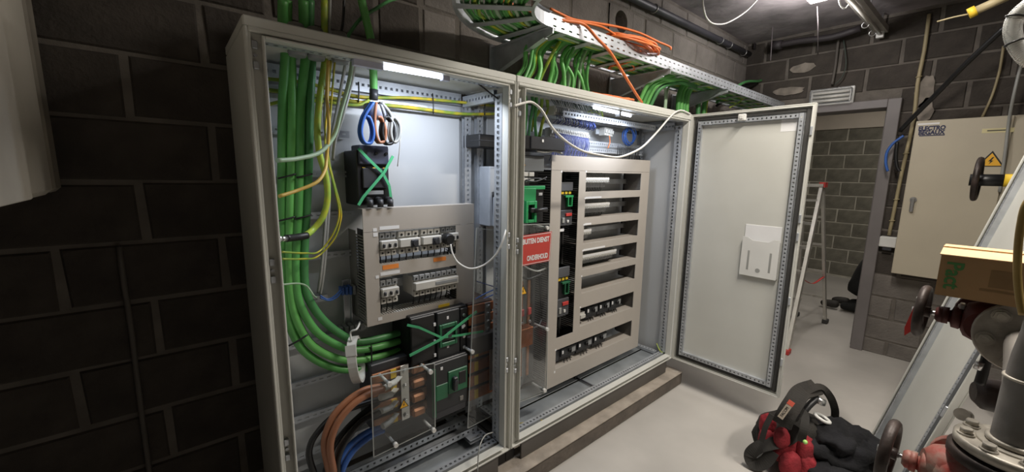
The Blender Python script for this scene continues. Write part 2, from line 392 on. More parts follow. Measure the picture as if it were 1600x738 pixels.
# door frame
df = MB()
df.bbox(XE-.04, XE+.21, DY1-.075, DY1+.012, 0, DZ+.05, .004).bbox(XE-.04, XE+.21, DY0-.012, DY0+.075, 0, DZ+.05, .004).bbox(XE-.04, XE+.21, DY1+.012, DY0-.012, DZ-.02, DZ+.05, .004)
df.bbox(XE+.06, XE+.10, DY1+.012, DY1+.028, 0, DZ-.02, .002).bbox(XE+.06, XE+.10, DY0-.028, DY0-.012, 0, DZ-.02, .002)
struct('door_1', df, FRAMEP)
# back room
wall_far = struct('wall_far', MB().box(XF, XF+.2, YF-.2, 1.4, 0, ZC), MORTAR2)
blocks(wall_far, (XF, 0, 0), (0, 1, 0), -PI/2, range(0, 11), .03, .212, .196, (-.33, -.12), .42, .018, (-1.7, 1.2), [], BLOCK2)
struct('trim_1', MB().box(XF-.03, XF+.01, -2.0, 1.3, 2.33, ZC-.01), PALEL)
struct('wall_back_room_side', MB().box(XE+.2, XF+.2, 1.2, 1.4, 0, ZC), MORTAR2)
# kerb below the cabinets
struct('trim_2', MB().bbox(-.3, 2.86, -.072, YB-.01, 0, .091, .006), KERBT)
struct('trim_3', MB().bbox(-.3, 2.86, -.076, YB-.012, .0915, .102, .003), mat('kerb_top_concrete', 'a0968a', .9, var=.15, scale=8, bump=.3))  # kerb top layer, coloured paler than the kerb side

# ================================================================ CABINETS
XA, XM, XZ = 0.197, 1.197, 2.815; ZB, ZT = 0.197, 2.0; CD = 0.405
def cabinet(name, label, x0, x1, left_side, right_side):
    r = thing(name, label, 'cabinet', ((x0+x1)/2, .2, ZB))
    P = lambda n_, mb, m, l=None, par=r: obj(n_, mb, m, par, label=l)
    # sheet top, floor frame, sides, back
    P('top_cover', MB().bbox(x0, x1, -.004, CD, ZT-.03, ZT, .004), CAB)
    if left_side: P('side_panel', MB().bbox(x0, x0+.018, .0, CD, ZB, ZT-.031, .003), CAB)
    if right_side: P('side_panel', MB().bbox(x1-.018, x1, .0, CD, ZB, ZT-.031, .003), CABIN)
    P('back_panel', MB().box(x0+.02, x1-.02, CD-.006, CD, ZB+.02, ZT-.04), CABIN)
    P('mounting_plate', MB().bbox(x0+(.10 if left_side else .12), x1-.05, .372, .378, ZB+.09, ZT-.12, .002), CABIN)
    # front frame: outer lip, recessed face, inner sealing lip
    fr = MB(); a, b = x0+.001, x1-.001; w = .048
    for (u0, u1, z0, z1) in ((a, a+w, ZB, ZT-.03), (b-w, b, ZB, ZT-.03), (a+w, b-w, ZT-.054, ZT-.03), (a+w, b-w, ZB, ZB+.036)):
        fr.box(u0, u1, .012, .03, z0, z1)
    for (u0, u1, z0, z1) in ((a, a+.009, ZB, ZT-.028), (b-.009, b, ZB, ZT-.028), (a+.009, b-.009, ZT-.042, ZT-.028), (a+.009, b-.009, ZB, ZB+.011)):
        fr.bbox(u0, u1, -.006, .02, z0, z1, .003)
    P('front_frame', fr, CAB)
    lp = MB(); q0, q1, qz0, qz1 = a+w-.006, b-w+.006, ZB+.032, ZT-.048
    for (u0, u1, z0, z1) in ((q0, q0+.007, qz0, qz1), (q1-.007, q1, qz0, qz1), (q0+.007, q1-.007, qz1-.007, qz1), (q0+.007, q1-.007, qz0, qz0+.007)):
        lp.bbox(u0, u1, -.012, .028, z0, z1, .002)
    P('sealing_lip', lp, CAB)
    # perforated posts at the front corner facing into the cabinet, and rear posts
    P('corner_post', MB().box(x0+.02, x0+.046, .032, .08, ZB+.05, ZT-.08), GALV)
    pb = MB().perf((x1-.050, .034, ZB+.045), (0, 0, 1), (0, 1, 0), 1.68, .05, .025, .0115, .004) if False else MB().perf((x1-.050, .084, ZB+.045), (0, 0, 1), (0, -1, 0), 1.68, .05, .025, .0125, .004, off=.028)
    pb.box(x1-.05, x1-.03, .032, .034, ZB+.045, ZB+1.725).box(x1-.03, x1-.028, .034, .084, ZB+.045, ZB+1.725)
    P('corner_post', pb, GALV)
    for xs in ((x0+.06, x1-.044) if left_side else (x0+.030, x1-.07)):
        pb = MB().perf((xs, .335, ZB+.05+1.68), (0, 0, -1), (1, 0, 0), 1.68, .040, .025, .0115, .004)
        pb.box(xs+.001, xs+.039, .36, .362, ZB+.05, ZB+1.73)
        P('rear_post', pb, GALV)
    # perforated rails: top rear, bottom front, bottom sides, top front underside, top sides
    def rail(p, u, v, L, wd, nm='perforated_rail', hole=.0115, pitch=.025):
        mb = MB().perf(p, u, v, L, wd, pitch, hole, .004); U, Vv = V(u).normalized(), V(v).normalized(); nn = U.cross(Vv)
        p = V(p); mb.quad(p-nn*.02, p-nn*.02+Vv*wd, p-nn*.02+Vv*wd+U*L, p-nn*.02+U*L)
        mb.quad(p, p-nn*.02, p-nn*.02+U*L, p+U*L); mb.quad(p+Vv*wd, p+Vv*wd+U*L, p+Vv*wd+U*L-nn*.02, p+Vv*wd-nn*.02)
        P(nm, mb, GALV)
    L = x1-x0-.1
    rail((x0+.05, .355, ZT-.095), (1, 0, 0), (0, 0, 1), L, .055)
    rail((x0+.05, .012+.03, ZB+.040), (1, 0, 0), (0, 1, 0), L, .036)
    rail((x0+.05, .065, ZT-.055), (1, 0, 0), (0, -1, 0), L, .034)
    rail((x0+.09, .09, ZB+.042), (0, 1, 0), (-1, 0, 0), .25, .035)
    rail((x1-.055, .09, ZB+.042), (0, 1, 0), (-1, 0, 0), .25, .035)
    rail((x1-.052, .34, ZT-.105), (0, -1, 0), (0, 0, 1), .25, .05)
    # floor plates
    P('floor_plate', MB().bbox(x0+.09, x1-.09, .215, .365, ZB+.016, ZB+.020, .001), ZINC)
    P('floor_plate', MB().bbox(x0+.09, x1-.09, .055, .205, ZB+.012, ZB+.016, .001), ZINC)
    # hinge lugs on the frame
    for z in (.62, 1.23, 1.86) if not right_side else (.60, 1.2, 1.83):
        for xs in ((x0+.026, x1-.026)):
            hl = MB().bbox(xs-.007, xs+.007, -.001, .012, z, z+.022, .002).bbox(xs-.007, xs+.007, -.001, .012, z+.055, z+.077, .002).cyl((xs, .013, z+.039), (xs, .006, z+.039), .005, 10)
            P('hinge_lug', hl, GALV)
    return r
cab_l = cabinet('electrical_cabinet', 'open light grey electrical cabinet on the left, with thick green cables inside', XA, XM, True, False)
cab_r = cabinet('electrical_cabinet', 'wide open light grey electrical cabinet on the right, with its door swung out', XM+.002, XZ, False, True)
# plinth: corner pieces and front panels
for nm, xa, xb, lab in (('plinth', XA, XM, 'dark grey metal plinth under the left cabinet'), ('plinth', XM+.002, XZ, 'dark grey metal plinth under the right cabinet')):
    r = thing(nm, lab, 'plinth', ((xa+xb)/2, .2, .10))
    for cx in (xa+.03, xb-.03):
        obj('corner_piece', MB().bbox(cx-.03, cx+.03, .035, .40, .102, .195, .003), BLACK, r)
    obj('front_panel', MB().bbox(xa+.075, xb-.075, .0, .012, .103, .195, .002), PLINTH, r)
# ---------------------------------------------------------------- doors
def door(name, label, W_, H_, pocket):
    # built flat: hinge edge at x=0, inside face looking to +Y (lip height .03), base z=0; returned as thing at origin
    r = thing(name, label, 'door', (0, 0, 0))
    obj('door_sheet', MB().bbox(0, W_, 0, .006, 0, H_, .002), CAB, r)
    lip = MB()
    for (a, b, c, d) in ((0, .006, 0, H_), (W_-.006, W_, 0, H_), (.006, W_-.006, 0, .006), (.006, W_-.006, H_-.006, H_)): lip.bbox(a, b, .006, .03, c, d, .002)
    for (a, b, c, d) in ((.006, .016, .006, H_-.006), (W_-.016, W_-.006, .006, H_-.006), (.016, W_-.016, .006, .016), (.016, W_-.016, H_-.016, H_-.006)): lip.box(a, b, .024, .028, c, d)
    obj('edge_lip', lip, CAB, r)
    g = MB(); i = .024; w = .022
    for (a, b, c, d) in ((i, i+w, i, H_-i), (W_-i-w, W_-i, i, H_-i), (i+w, W_-i-w, i, i+w), (i+w, W_-i-w, H_-i-w, H_-i)): g.bbox(a, b, .006, .018, c, d, .004)
    obj('gasket', g, RUBBER, r)
    fr = MB(); i = .05; w = .028
    def st(o, u, v, L, pitch=.025): 
        fr.perf(o, u, v, L, w, pitch, .008, .004, hw=.010)
    t = .028
    st((i, t, i), (0, 0, 1), (1, 0, 0), H_-2*i); st((W_-i-w, t, i), (0, 0, 1), (1, 0, 0), H_-2*i)
    st((i+w, t, i+w), (1, 0, 0), (0, 0, -1), W_-2*i-2*w); st((i+w, t, H_-i), (1, 0, 0), (0, 0, -1), W_-2*i-2*w)
    for (a, b, c, d) in ((i, i+.002, i, H_-i), (i+w-.002, i+w, i, H_-i), (W_-i-w, W_-i-w+.002, i, H_-i), (W_-i-.002, W_-i, i, H_-i)): fr.box(a, b, .006, t, c, d)
    for (c, d) in ((i, i+.002), (i+w-.002, i+w), (H_-i-w, H_-i-w+.002), (H_-i-.002, H_-i)): fr.box(i+w, W_-i-w, .006, t, c, d)
    obj('perforated_frame', fr, GALV, r)
    for z in (H_*.12, H_*.34, H_*.56, H_*.62, H_*.9):
        obj('lock_fitting', MB().bbox(.002, .014, .029, .037, z, z+.05, .002), GALV, r)
    return r
dr = door('cabinet_door', 'light grey cabinet door swung open, its inside with a white document pocket', .712, 1.795, True)
dr.location = (2.835, -.004-.712, .199); dr.rotation_euler = (0, 0, PI/2)

# ================================================================ LEFT CABINET CONTENTS
# short slotted rails on the mounting plate (parts of the cabinet)
def slot_rail(x0, x1, y, z, par, h=.026, m=GALV):
    mb = MB().perf((x0, y, z+h/2), (1, 0, 0), (0, 0, 1), x1-x0, h, .030, .016, .003, hw=.006)
    mb.v = [v-Vector((0, 0, h)) for v in mb.v]; n = len(mb.v)
    mb.box(x0, x1, y+.001, y+.012, z+h/2-.002, z+h/2).box(x0, x1, y+.001, y+.012, z-h/2, z-h/2+.002)
    obj('mounting_rail', mb, m, par)
for z, x1 in ((1.725, .59), (1.563, .585), (1.397, .597), (1.229, .59), (1.05, .47), (.872, .56), (.70, .60), (.545, .62), (.375, 1.10)):
    slot_rail(.31, x1, .345, z, cab_l)
slot_rail(.30, 1.12, .325, 1.862, cab_l, .030)
# device rails in front of the mounting plate
obj('device_rail', MB().bbox(.60, 1.10, .29, .297, 1.22, 1.255, .001), GALV, cab_l)
obj('device_rail', MB().bbox(.60, 1.10, .29, .297, 1.06, 1.095, .001), GALV, cab_l)

def cable(pts, r, m, label, group=None, name='power_cable', cat='cable', n=10, ends=None, flat=None):
    mb = MB().tube(pts, r, n, 6, flat=flat)
    return one(name, mb, m, label, cat, group)
G1 = 'thick green cables in the left cabinet'
gc = [
 ([(0.337,0.160,2.119),(0.340,0.200,2.044),(0.348,0.220,1.988),(0.334,0.250,1.811),(0.319,0.250,1.612),(0.307,0.250,1.430),(0.297,0.250,1.218),(0.301,0.250,1.019),(0.348,0.250,0.878),(0.472,0.250,0.765),(0.633,0.250,0.728),(0.810,0.300,0.714)], 'thick green cable nearest the left frame, running down and round the lower corner'),
 ([(0.357,0.190,2.133),(0.358,0.220,2.051),(0.368,0.240,1.989),(0.362,0.240,1.813),(0.346,0.240,1.613),(0.330,0.240,1.430),(0.314,0.240,1.217),(0.320,0.240,1.043),(0.374,0.240,0.900),(0.496,0.240,0.801),(0.660,0.240,0.772),(0.828,0.300,0.751)], 'thick green cable second from the left frame, bending right at the bottom'),
 ([(0.398,0.160,2.135),(0.405,0.200,2.051),(0.412,0.220,1.990),(0.388,0.235,1.816),(0.372,0.235,1.614),(0.356,0.235,1.429),(0.332,0.235,1.216),(0.339,0.235,1.078),(0.399,0.235,0.943),(0.522,0.235,0.841),(0.659,0.235,0.822),(0.829,0.300,0.796)], 'thick green cable third from the left frame, bending right at the bottom'),
 ([(0.429,0.200,2.155),(0.428,0.220,2.056),(0.436,0.240,1.990),(0.419,0.240,1.820),(0.403,0.240,1.615),(0.385,0.240,1.427),(0.365,0.240,1.234),(0.368,0.240,1.104),(0.430,0.240,0.979),(0.541,0.240,0.873),(0.663,0.240,0.858),(0.830,0.300,0.838)], 'thick green cable fourth from the left frame, innermost of the lower bend'),
]
for i, (p, l) in enumerate(gc):
    cable(p, .0155, (GREEN, GREEN2, GREEN, GREEN3)[i], l, G1)
# black ties round the cables
def tie(p, q, r=.003, lab='black cable tie round the green cables', grp='black cable ties on the green cables'):
    return one('cable_tie', MB().tube([p, (V(p)+V(q))/2+V(0, -.004, 0), q], r, 6, 4), BLACK, lab, 'cable tie', grp)
for a, b, c, l in (((0.295,0.220,1.547), (0.353,0.220,1.563), 0, 'upper black cable tie across the two outer green cables'), ((0.354,0.220,1.550), (0.408,0.220,1.564), 0, 'upper black cable tie across the two inner green cables'),
                ((0.283,0.220,1.397), (0.341,0.220,1.410), 0, 'lower black cable tie across the two outer green cables'), ((0.338,0.220,1.401), (0.395,0.220,1.414), 0, 'lower black cable tie across the two inner green cables'),
                ((0.288,0.215,0.931), (0.355,0.215,0.958), 0, 'black cable tie at the lower bend of the green cables'), ((0.596,0.215,0.847), (0.592,0.215,0.747), 0, 'black cable tie just right of the white ring on the green cables')):
    tie(a, b, .0035, l, None)
# glands on the cabinet top
for p, l in (((0.372,0.170,2.046), 'grey cable gland at the cabinet top, leftmost'), ((0.431,0.170,2.045), 'grey cable gland at the cabinet top, second from left'), ((0.508,0.160,2.045), 'grey cable gland at the cabinet top, third from left'), ((0.630,0.160,2.047), 'grey cable gland at the cabinet top, rightmost, with one green cable')):
    x, y, z = p
    one('cable_gland', MB().lathe((x, y, ZT), (0, 0, 1), [(0, .034), (.022, .034), (.026, .03), (.05, .027), (.058, .022)], 16), mat('gland_grey', '6f6d68', .6), l, 'cable gland')
    obj('gland_ring', MB().lathe((x, y, ZT-.045), (0, 0, 1), [(0, .026), (.012, .03), (.014, .03)], 16), GREYP, cab_l)
# earth and thin cables on the left
cable([(0.477,0.200,2.168),(0.471,0.200,2.051),(0.469,0.200,1.975),(0.444,0.200,1.841),(0.429,0.200,1.728),(0.431,0.200,1.638),(0.448,0.200,1.557),(0.450,0.200,1.475),(0.429,0.200,1.404),(0.391,0.200,1.359),(0.352,0.150,1.347)], .0115, EARTH, 'thick yellow-green earth cable curving back to a black sleeve at the frame')
cable([(0.358,0.140,1.350),(0.323,0.120,1.350),(0.280,0.080,1.355)], .0125, BLACK, 'black shrink sleeve on the end of the earth cable', name='shrink_sleeve', cat='sleeve')
one('cable_lug', MB().cyl((0.285,0.085,1.353), (0.258,0.050,1.359), .009, 10).cyl((0.258,0.050,1.359), (0.248,0.035,1.362), .012, 6), STEEL, 'steel lug fixing the thick earth cable to the frame', 'lug')
cable([(0.526,0.090,1.954),(0.513,0.100,1.880),(0.493,0.140,1.784),(0.473,0.160,1.702),(0.417,0.140,1.640),(0.335,0.100,1.615),(0.266,0.050,1.606)], .0075, MINT, 'pale green cable bending left to a lug at the frame')
cable([(0.464,0.150,1.954),(0.453,0.150,1.835),(0.454,0.150,1.727),(0.439,0.150,1.615),(0.428,0.130,1.581),(0.392,0.100,1.539),(0.324,0.080,1.511),(0.264,0.050,1.495)], .006, mat('orange_yellow_sheath', 'cfae55', .45, var=.08), 'yellow-orange earth wire curving left to the frame')
cable([(0.473,0.150,1.956),(0.469,0.200,1.822),(0.453,0.200,1.685),(0.458,0.200,1.616),(0.479,0.200,1.498),(0.489,0.200,1.413),(0.464,0.200,1.341),(0.413,0.200,1.279),(0.346,0.120,1.291),(0.259,0.050,1.317)], .0035, YELL, 'thin yellow-green wire, upper one of the pair at the frame')
cable([(0.489,0.160,1.960),(0.482,0.210,1.802),(0.463,0.210,1.651),(0.472,0.210,1.569),(0.496,0.210,1.448),(0.498,0.210,1.399),(0.471,0.210,1.321),(0.410,0.210,1.259),(0.336,0.120,1.272),(0.259,0.050,1.294)], .0035, YELL, 'thin yellow-green wire, lower one of the pair at the frame')
cable([(0.491,0.200,1.975),(0.479,0.270,1.808),(0.477,0.270,1.642),(0.464,0.270,1.445),(0.443,0.270,1.270),(0.428,0.270,1.169),(0.419,0.290,1.092)], .006, GREYW, 'long grey cable hanging down, left of two', 'pair of grey cables')
cable([(0.542,0.200,1.978),(0.528,0.275,1.826),(0.492,0.275,1.667),(0.475,0.275,1.444),(0.454,0.275,1.268),(0.439,0.275,1.166),(0.426,0.290,1.080)], .006, GREYW, 'long grey cable hanging down, right of two', 'pair of grey cables')
cable([(0.539,0.100,1.958),(0.537,0.150,1.880),(0.505,0.150,1.776),(0.489,0.200,1.692),(0.488,0.240,1.617)], .006, GREYW, 'short grey cable behind the pale green cable')
cable([(0.421,0.270,1.086),(0.449,0.270,1.065),(0.476,0.270,1.073),(0.500,0.270,1.095)], .003, BLUE, 'thin blue wire to the small terminal rail, upper one')
cable([(0.420,0.270,1.078),(0.453,0.270,1.059),(0.483,0.270,1.066),(0.505,0.270,1.089)], .003, BLUE, 'thin blue wire to the small terminal rail, lower one')
cable([(0.257,0.060,1.207),(0.309,0.100,1.193),(0.350,0.150,1.163),(0.369,0.150,1.126),(0.406,0.260,1.084)], .003, MINT, 'thin pale wire from the frame to the grey cables')
# earth cables along the top slotted rail
cable([(0.297,0.310,1.894),(0.432,0.310,1.899),(0.622,0.310,1.875),(0.847,0.310,1.899),(1.115,0.310,1.912),(1.370,0.310,1.920)], .0065, YELL, 'yellow-green earth cable running along the top of the slotted rail')
cable([(0.289,0.310,1.856),(0.430,0.310,1.858),(0.621,0.310,1.853),(0.846,0.310,1.858),(1.115,0.310,1.858),(1.370,0.310,1.884)], .0075, YELL, 'yellow-green earth cable running along the bottom of the slotted rail')
cable([(0.299,0.300,1.806),(0.362,0.300,1.827),(0.471,0.300,1.838),(0.617,0.300,1.841),(0.687,0.300,1.885)], .006, EARTH, 'yellow-green earth cable dipping behind the green cables')
for p, q, l in (((0.621,0.300,1.930), (0.617,0.300,1.851), 'black tie on the slotted rail, left one'), ((0.956,0.300,1.931), (0.958,0.300,1.841), 'black tie on the slotted rail, middle one'), ((1.250,0.300,1.964), (1.250,0.300,1.865), 'black tie on the slotted rail, right one')): tie(p, q, .003, l, None)
# LED strip
t = thing('strip_light', 'lit white strip lamp under the top of the left cabinet', 'lamp', (.87, .06, 1.89))
a, b = V((0.606,0.030,1.936)), V((0.843,0.030,1.939))
obj('diffuser', MB().tube([a, b], .0065, 10, 0), LAMP, t)
obj('lamp_back', MB().bar(a+V(-.03, 0, .013), b+V(.02, 0, .013), .03, .008), WHITEP, t)
obj('end_cap', MB().bar(a+V(-.10, 0, 0), a, .024, .022), mat('frosted_cap', 'c9cbe0', .4), t)
obj('end_cap', MB().bar(b, b+V(.03, 0, 0), .024, .022), mat('frosted_cap', 'c9cbe0', .4), t)
cable([(0.873,0.060,1.949),(0.951,0.060,1.953),(1.031,0.060,1.950),(1.099,0.060,1.921),(1.164,0.060,1.894)], .0035, BLACK, 'black lamp lead from the strip light to the post')
# feeder cable with coloured loops
cable([(0.589,0.150,2.183),(0.607,0.160,2.126),(0.623,0.160,2.050),(0.627,0.160,1.974),(0.641,0.200,1.861)], .0145, GREEN2, 'green feeder cable entering at the top above the coloured wire loops')
cable([(0.634,0.180,1.886),(0.632,0.180,1.848)], .0165, DARK, 'black tape round the end of the green feeder cable', name='tape_wrap', cat='tape')
one('cable_boot', MB().lathe((0.654,0.220,1.782), (0, 0, 1), [(0, .045), (.05, .045), (.056, .04), (.06, .02)], 18), mat('boot_grey', '9c9fae', .5), 'pale grey cup around the split feeder cable', 'cable boot')
for i, (m, cx, w, nm) in enumerate(((BLUE, 570, 9, 'blue'), (BROWN, 588, 8, 'brown'), (BLACK, 603, 10, 'black'), (GREYW, 614, 8, 'grey'))):
    mb = MB()
    for k in (0, 1):
        mb.tube([V(q)+V(.006*k, -.01*k, 0) for q in ([[(0.626,0.190,1.839),(0.589,0.190,1.783),(0.574,0.190,1.727),(0.585,0.190,1.687),(0.610,0.190,1.686),(0.622,0.190,1.731),(0.609,0.190,1.780),(0.596,0.190,1.784)], [(0.636,0.190,1.840),(0.629,0.190,1.787),(0.629,0.190,1.732),(0.643,0.190,1.691),(0.664,0.190,1.697),(0.669,0.190,1.747),(0.654,0.190,1.785),(0.639,0.190,1.786)], [(0.646,0.190,1.842),(0.665,0.190,1.786),(0.657,0.190,1.726),(0.672,0.190,1.688),(0.698,0.190,1.692),(0.706,0.190,1.750),(0.686,0.190,1.788),(0.667,0.190,1.786)], [(0.657,0.190,1.843),(0.697,0.190,1.794),(0.692,0.190,1.729),(0.704,0.190,1.694),(0.726,0.190,1.711),(0.731,0.190,1.762),(0.710,0.190,1.790),(0.691,0.190,1.783)]][i])], .006, 8, 6)
    one('wire_loop', mb, m, nm+' wire looped above the black breaker', 'wire')
cable([(0.723,0.200,1.807),(0.747,0.200,1.779),(0.744,0.200,1.690),(0.749,0.240,1.599)], .002, WHITEW, 'thin white wire beside the coloured loops')
# upper breaker with green strap
def bx(mb, q, y0, y1, b=.003): # q = (x0,x1,z0,z1)
    return mb.bbox(q[0], q[1], y0, y1, q[2], q[3], b)
x0, _, z1 = (0.571,0.220,1.678); x1, _, z0 = (0.703,0.220,1.439)
t = thing('main_breaker', 'black breaker with a green strap across it, under the coloured wire loops', 'breaker', ((x0+x1)/2, .3, z0))
obj('body', MB().bbox(x0, x1, .225, .37, z0, z1-.02, .004), BLACK, t)
obj('terminal_cover', MB().bbox(x0+.008, x1-.002, .215, .30, z1-.075, z1, .004), mat('shroud_blue_grey', '46495c', .5), t)
for k in range(3):
    xx = x0+.035+k*.042
    obj('yellow_mark', MB().box(xx-.013, xx-.001, .2225, .2252, z1-.098, z1-.086), YLAB, t)
    obj('terminal', MB().cyl((xx, .19, z0-.005), (xx, .19, z0+.025), .012, 10).cyl((xx, .19, z0+.025), (xx, .25, z0+.025), .010, 8), DARK, t)
    obj('terminal_screw', MB().cyl((xx, .210, z1-.03), (xx, .216, z1-.03), .006, 8), BLACK, t)
obj('front_plate', MB().bbox(x0+.02, x1-.01, .215, .226, z0+.07, z0+.15, .003), DARK, t)
obj('nameplate', MB().bbox(x0+.03, x1-.03, .214, .2155, z0+.045, z0+.06, .0005), GREYP, t)
def strap(pts, lab, w=.011):
    P = [V(p) for p in pts]; mb = MB()
    for a, b in zip(P, P[1:]):
        mb.bar(a, b, .003, w, (0, 1, 0)) if False else mb.bar(a, b, w, .003, (0, -1, 0))
    return one('tie_strap', mb, TGREEN, lab, 'strap')
strap([(0.573,0.200,1.663),(0.610,0.205,1.626),(0.668,0.205,1.571),(0.694,0.205,1.520),(0.702,0.205,1.446)], 'green strap slanting down right over the upper black breaker')
strap([(0.712,0.200,1.639),(0.672,0.200,1.572),(0.630,0.200,1.526),(0.584,0.200,1.476),(0.563,0.200,1.444)], 'green strap slanting down left over the upper black breaker')
# ------------------------------------------------ left cover with two windows
def cover_plate(name, label, outer, wins, yf, fold=None, par=None):
    X0, X1, Z0, Z1 = outer
    t = thing(name, label, 'cover', ((X0+X1)/2, yf+.05, Z0))
    xs = sorted(set([X0, X1]+[w[0] for w in wins]+[w[1] for w in wins])); zs = sorted(set([Z0, Z1]+[w[2] for w in wins]+[w[3] for w in wins]+([fold] if fold else [])))
    mb = MB(); top = MB()
    for z0, z1 in zip(zs, zs[1:]):
        run = None; zc = (z0+z1)/2
        for x0, x1 in list(zip(xs, xs[1:]))+[(None, None)]:
            solid = x0 is not None and not any(w[0] < (x0+x1)/2 < w[1] and w[2] < zc < w[3] for w in wins)
            if solid: run = (run[0], x1) if run else (x0, x1)
            if not solid and run:
                (top if fold and zc > fold else mb).box(run[0], run[1], yf, yf+.004, z0+(.0015 if fold and z0 == fold else 0), z1); run = None
            if not solid: run = None
    obj('front_plate', mb, COVER, t)
    if fold: obj('top_plate', top, COVER, t)
    e = MB().box(X0, X1, yf+.004, yf+.06, Z1-.002, Z1).box(X0, X1, yf+.004, yf+.05, Z0, Z0+.002).box(X1-.002, X1, yf+.004, yf+.06, Z0+.002, Z1-.002)
    obj('edge_fold', e, COVER, t)
    return t
def comb(mb, x, y0, y1, z0, z1, pitch=.0125, along='z'):
    # fingers of slotted trunking
    n = int(abs(z1-z0)/pitch)
    for k in range(n): mb.box(x, x+.002, y0, y1, z0+k*pitch, z0+k*pitch+pitch*.5)
YC = .19
def wz(a, b, yy=YC): return (a[0], b[0], b[2], a[2])
lw1 = (.640, 1.028, 1.168, 1.318); lw2 = (.640, 1.030, .987, 1.148)
lw1 = ((0.635,0.190,1.332)[0], (1.005,0.190,1.331)[0], ((0.633,0.190,1.196)[2]+(1.006,0.190,1.200)[2])/2, ((0.635,0.190,1.332)[2]+(1.005,0.190,1.332)[2])/2)
lw2 = ((0.632,0.190,1.145)[0], (1.007,0.190,1.138)[0], ((0.634,0.190,0.981)[2]+(1.007,0.190,0.974)[2])/2, ((0.632,0.190,1.145)[2]+(1.007,0.190,1.139)[2])/2)
LC = ((0.574,0.190,1.189)[0], (1.108,0.190,1.175)[0], (0.824,0.190,0.941)[2], (0.805,0.190,1.429)[2])
cov_l = cover_plate('breaker_cover', 'beige grey cover plate with two windows in the left cabinet', LC, [lw1, lw2], .19, fold=lw1[3]+.002)
sd = MB(); comb(sd, LC[0]+.001, .20, .285, LC[2]+.01, lw1[3]); sd.box(LC[0]+.001, LC[0]+.003, .285, .37, LC[2]+.01, lw1[3]).box(LC[0]+.001, LC[0]+.003, .196, .20, LC[2]+.01, lw1[3])
obj('slotted_side', sd, DUCT, cov_l)['kind'] = 'stuff'
obj('trunking_back', MB().box(LC[0]+.035, LC[0]+.037, .20, .36, LC[2]+.01, lw1[3]), BLACK, cov_l)
for w, nm in ((lw1, 'a'), (lw2, 'b')):
    st = MB(); n = int((w[1]-w[0]-.02)/.0115)
    for k in range(n): st.box(w[0]+.01+k*.0115, w[0]+.01+k*.0115+.0065, .20, .285, w[2]-.006, w[2]-.004)
    st.box(w[0]-.03, w[1]+.02, .285, .288, w[2]-.05, w[2]-.004)
    obj('slotted_shelf', st, OFFW, cov_l)['kind'] = 'stuff'
    st = MB(); comb(st, w[1]+.006, .20, .29, w[2], w[3], .011); obj('slotted_side', st, DUCT, cov_l)['kind'] = 'stuff'
    obj('trunking_back', MB().box(w[1]+.03, w[1]+.032, .20, .30, w[2]-.02, w[3]+.01), BLACK, cov_l)
def sticker(par, q, m, nm, y=YC):
    return obj(nm, MB().box(q[0], q[1], y-.0012, y-.0002, q[2], q[3]), m, par)
W1, W2 = lw1, lw2
sticker(cov_l, (W1[0]+.005, W1[0]+.09, W1[3]+.008, W1[3]+.022), PAPER, 'white_label')
sticker(cov_l, (W1[0]-.022, W1[0]-.006, W1[3]+.004, W1[3]+.017), PAPER, 'white_label')
sticker(cov_l, (W1[0]-.022, W1[0]-.004, W1[3]-.017, W1[3]-.001), PAPER, 'white_label')
sticker(cov_l, (W2[0]+.005, W2[0]+.09, W2[3]+.006, W2[3]+.020), PAPER, 'white_label')
sticker(cov_l, (W2[0]-.016, W2[0]-.002, W2[3]-.002, W2[3]+.010), PAPER, 'white_label')
sticker(cov_l, (W2[0]-.012, W2[0]+.006, W2[2]-.02, W2[2]-.006), PAPER, 'white_label')
sticker(cov_l, (W1[0]+.012, W1[0]+.083, W1[2]-.026, W1[2]-.007), OLAB, 'orange_label')
sticker(cov_l, (W1[1]-.12, W1[1]-.055, W1[2]-.024, W1[2]-.006), OLAB, 'orange_label')
sticker(cov_l, (W2[1]-.10, W2[1]-.04, W2[2]-.028, W2[2]-.012), YLAB, 'yellow_label')
# modular devices
def device(label, x, z, w, h, yf=.178, poles=3, top=GREYP, knob=None, group=None, levers=True, base=None):
    t = thing('modular_breaker', label, 'breaker', (x+w/2, yf+.06, z-h/2), group)
    yb = .292
    obj('housing', MB().bbox(x, x+w, yf+.028, yb, z-h/2, z+h/2, .002), OFFW, t)
    obj('front', MB().bbox(x+.001, x+w-.001, yf, yf+.030, z-h*.2, z+h*.2, .003), OFFW, t)
    p = w/poles
    for k in range(poles):
        c = x+p*(k+.5)
        obj('terminal', MB().bbox(c-p*.45, c+p*.45, yf+.018, yf+.04, z+h*.28, z+h/2+.004, .002).cyl((c, yf+.0165, z+h*.39), (c, yf+.019, z+h*.39), p*.18, 8), top, t)
        obj('terminal', MB().bbox(c-p*.45, c+p*.45, yf+.018, yf+.04, z-h/2-.004, z-h*.28, .002).cyl((c, yf+.0165, z-h*.39), (c, yf+.019, z-h*.39), p*.18, 8), OFFW, t)
        obj('screw', MB().cyl((c, yf+.0155, z+h*.39), (c, yf+.0175, z+h*.39), p*.17, 8), BLACK, t)
        obj('screw', MB().cyl((c, yf+.0155, z-h*.39), (c, yf+.0175, z-h*.39), p*.17, 8), BLACK, t)
        obj('wire', MB().tube([(c, yf+.045, z-h/2), (c+.001, yf+.045, z-h/2-.02), (c+.002, yf+.06, z-h/2-.05)], .003, 6, 3), BLACK, t)
        if levers: obj('lever', MB().bbox(c-p*.18, c+p*.18, yf-.008, yf+.002, z-.010, z+.006, .002), DARK if k % 2 == 0 else BLACK, t)
    if knob is not None: obj('knob', MB().bbox(x+knob-.017, x+knob+.017, yf-.006, yf+.004, z-.022, z+.012, .003).cyl((x+knob, yf-.005, z-.004), (x+knob, yf-.014, z-.004), .011, 12), DARK, t)
    return t
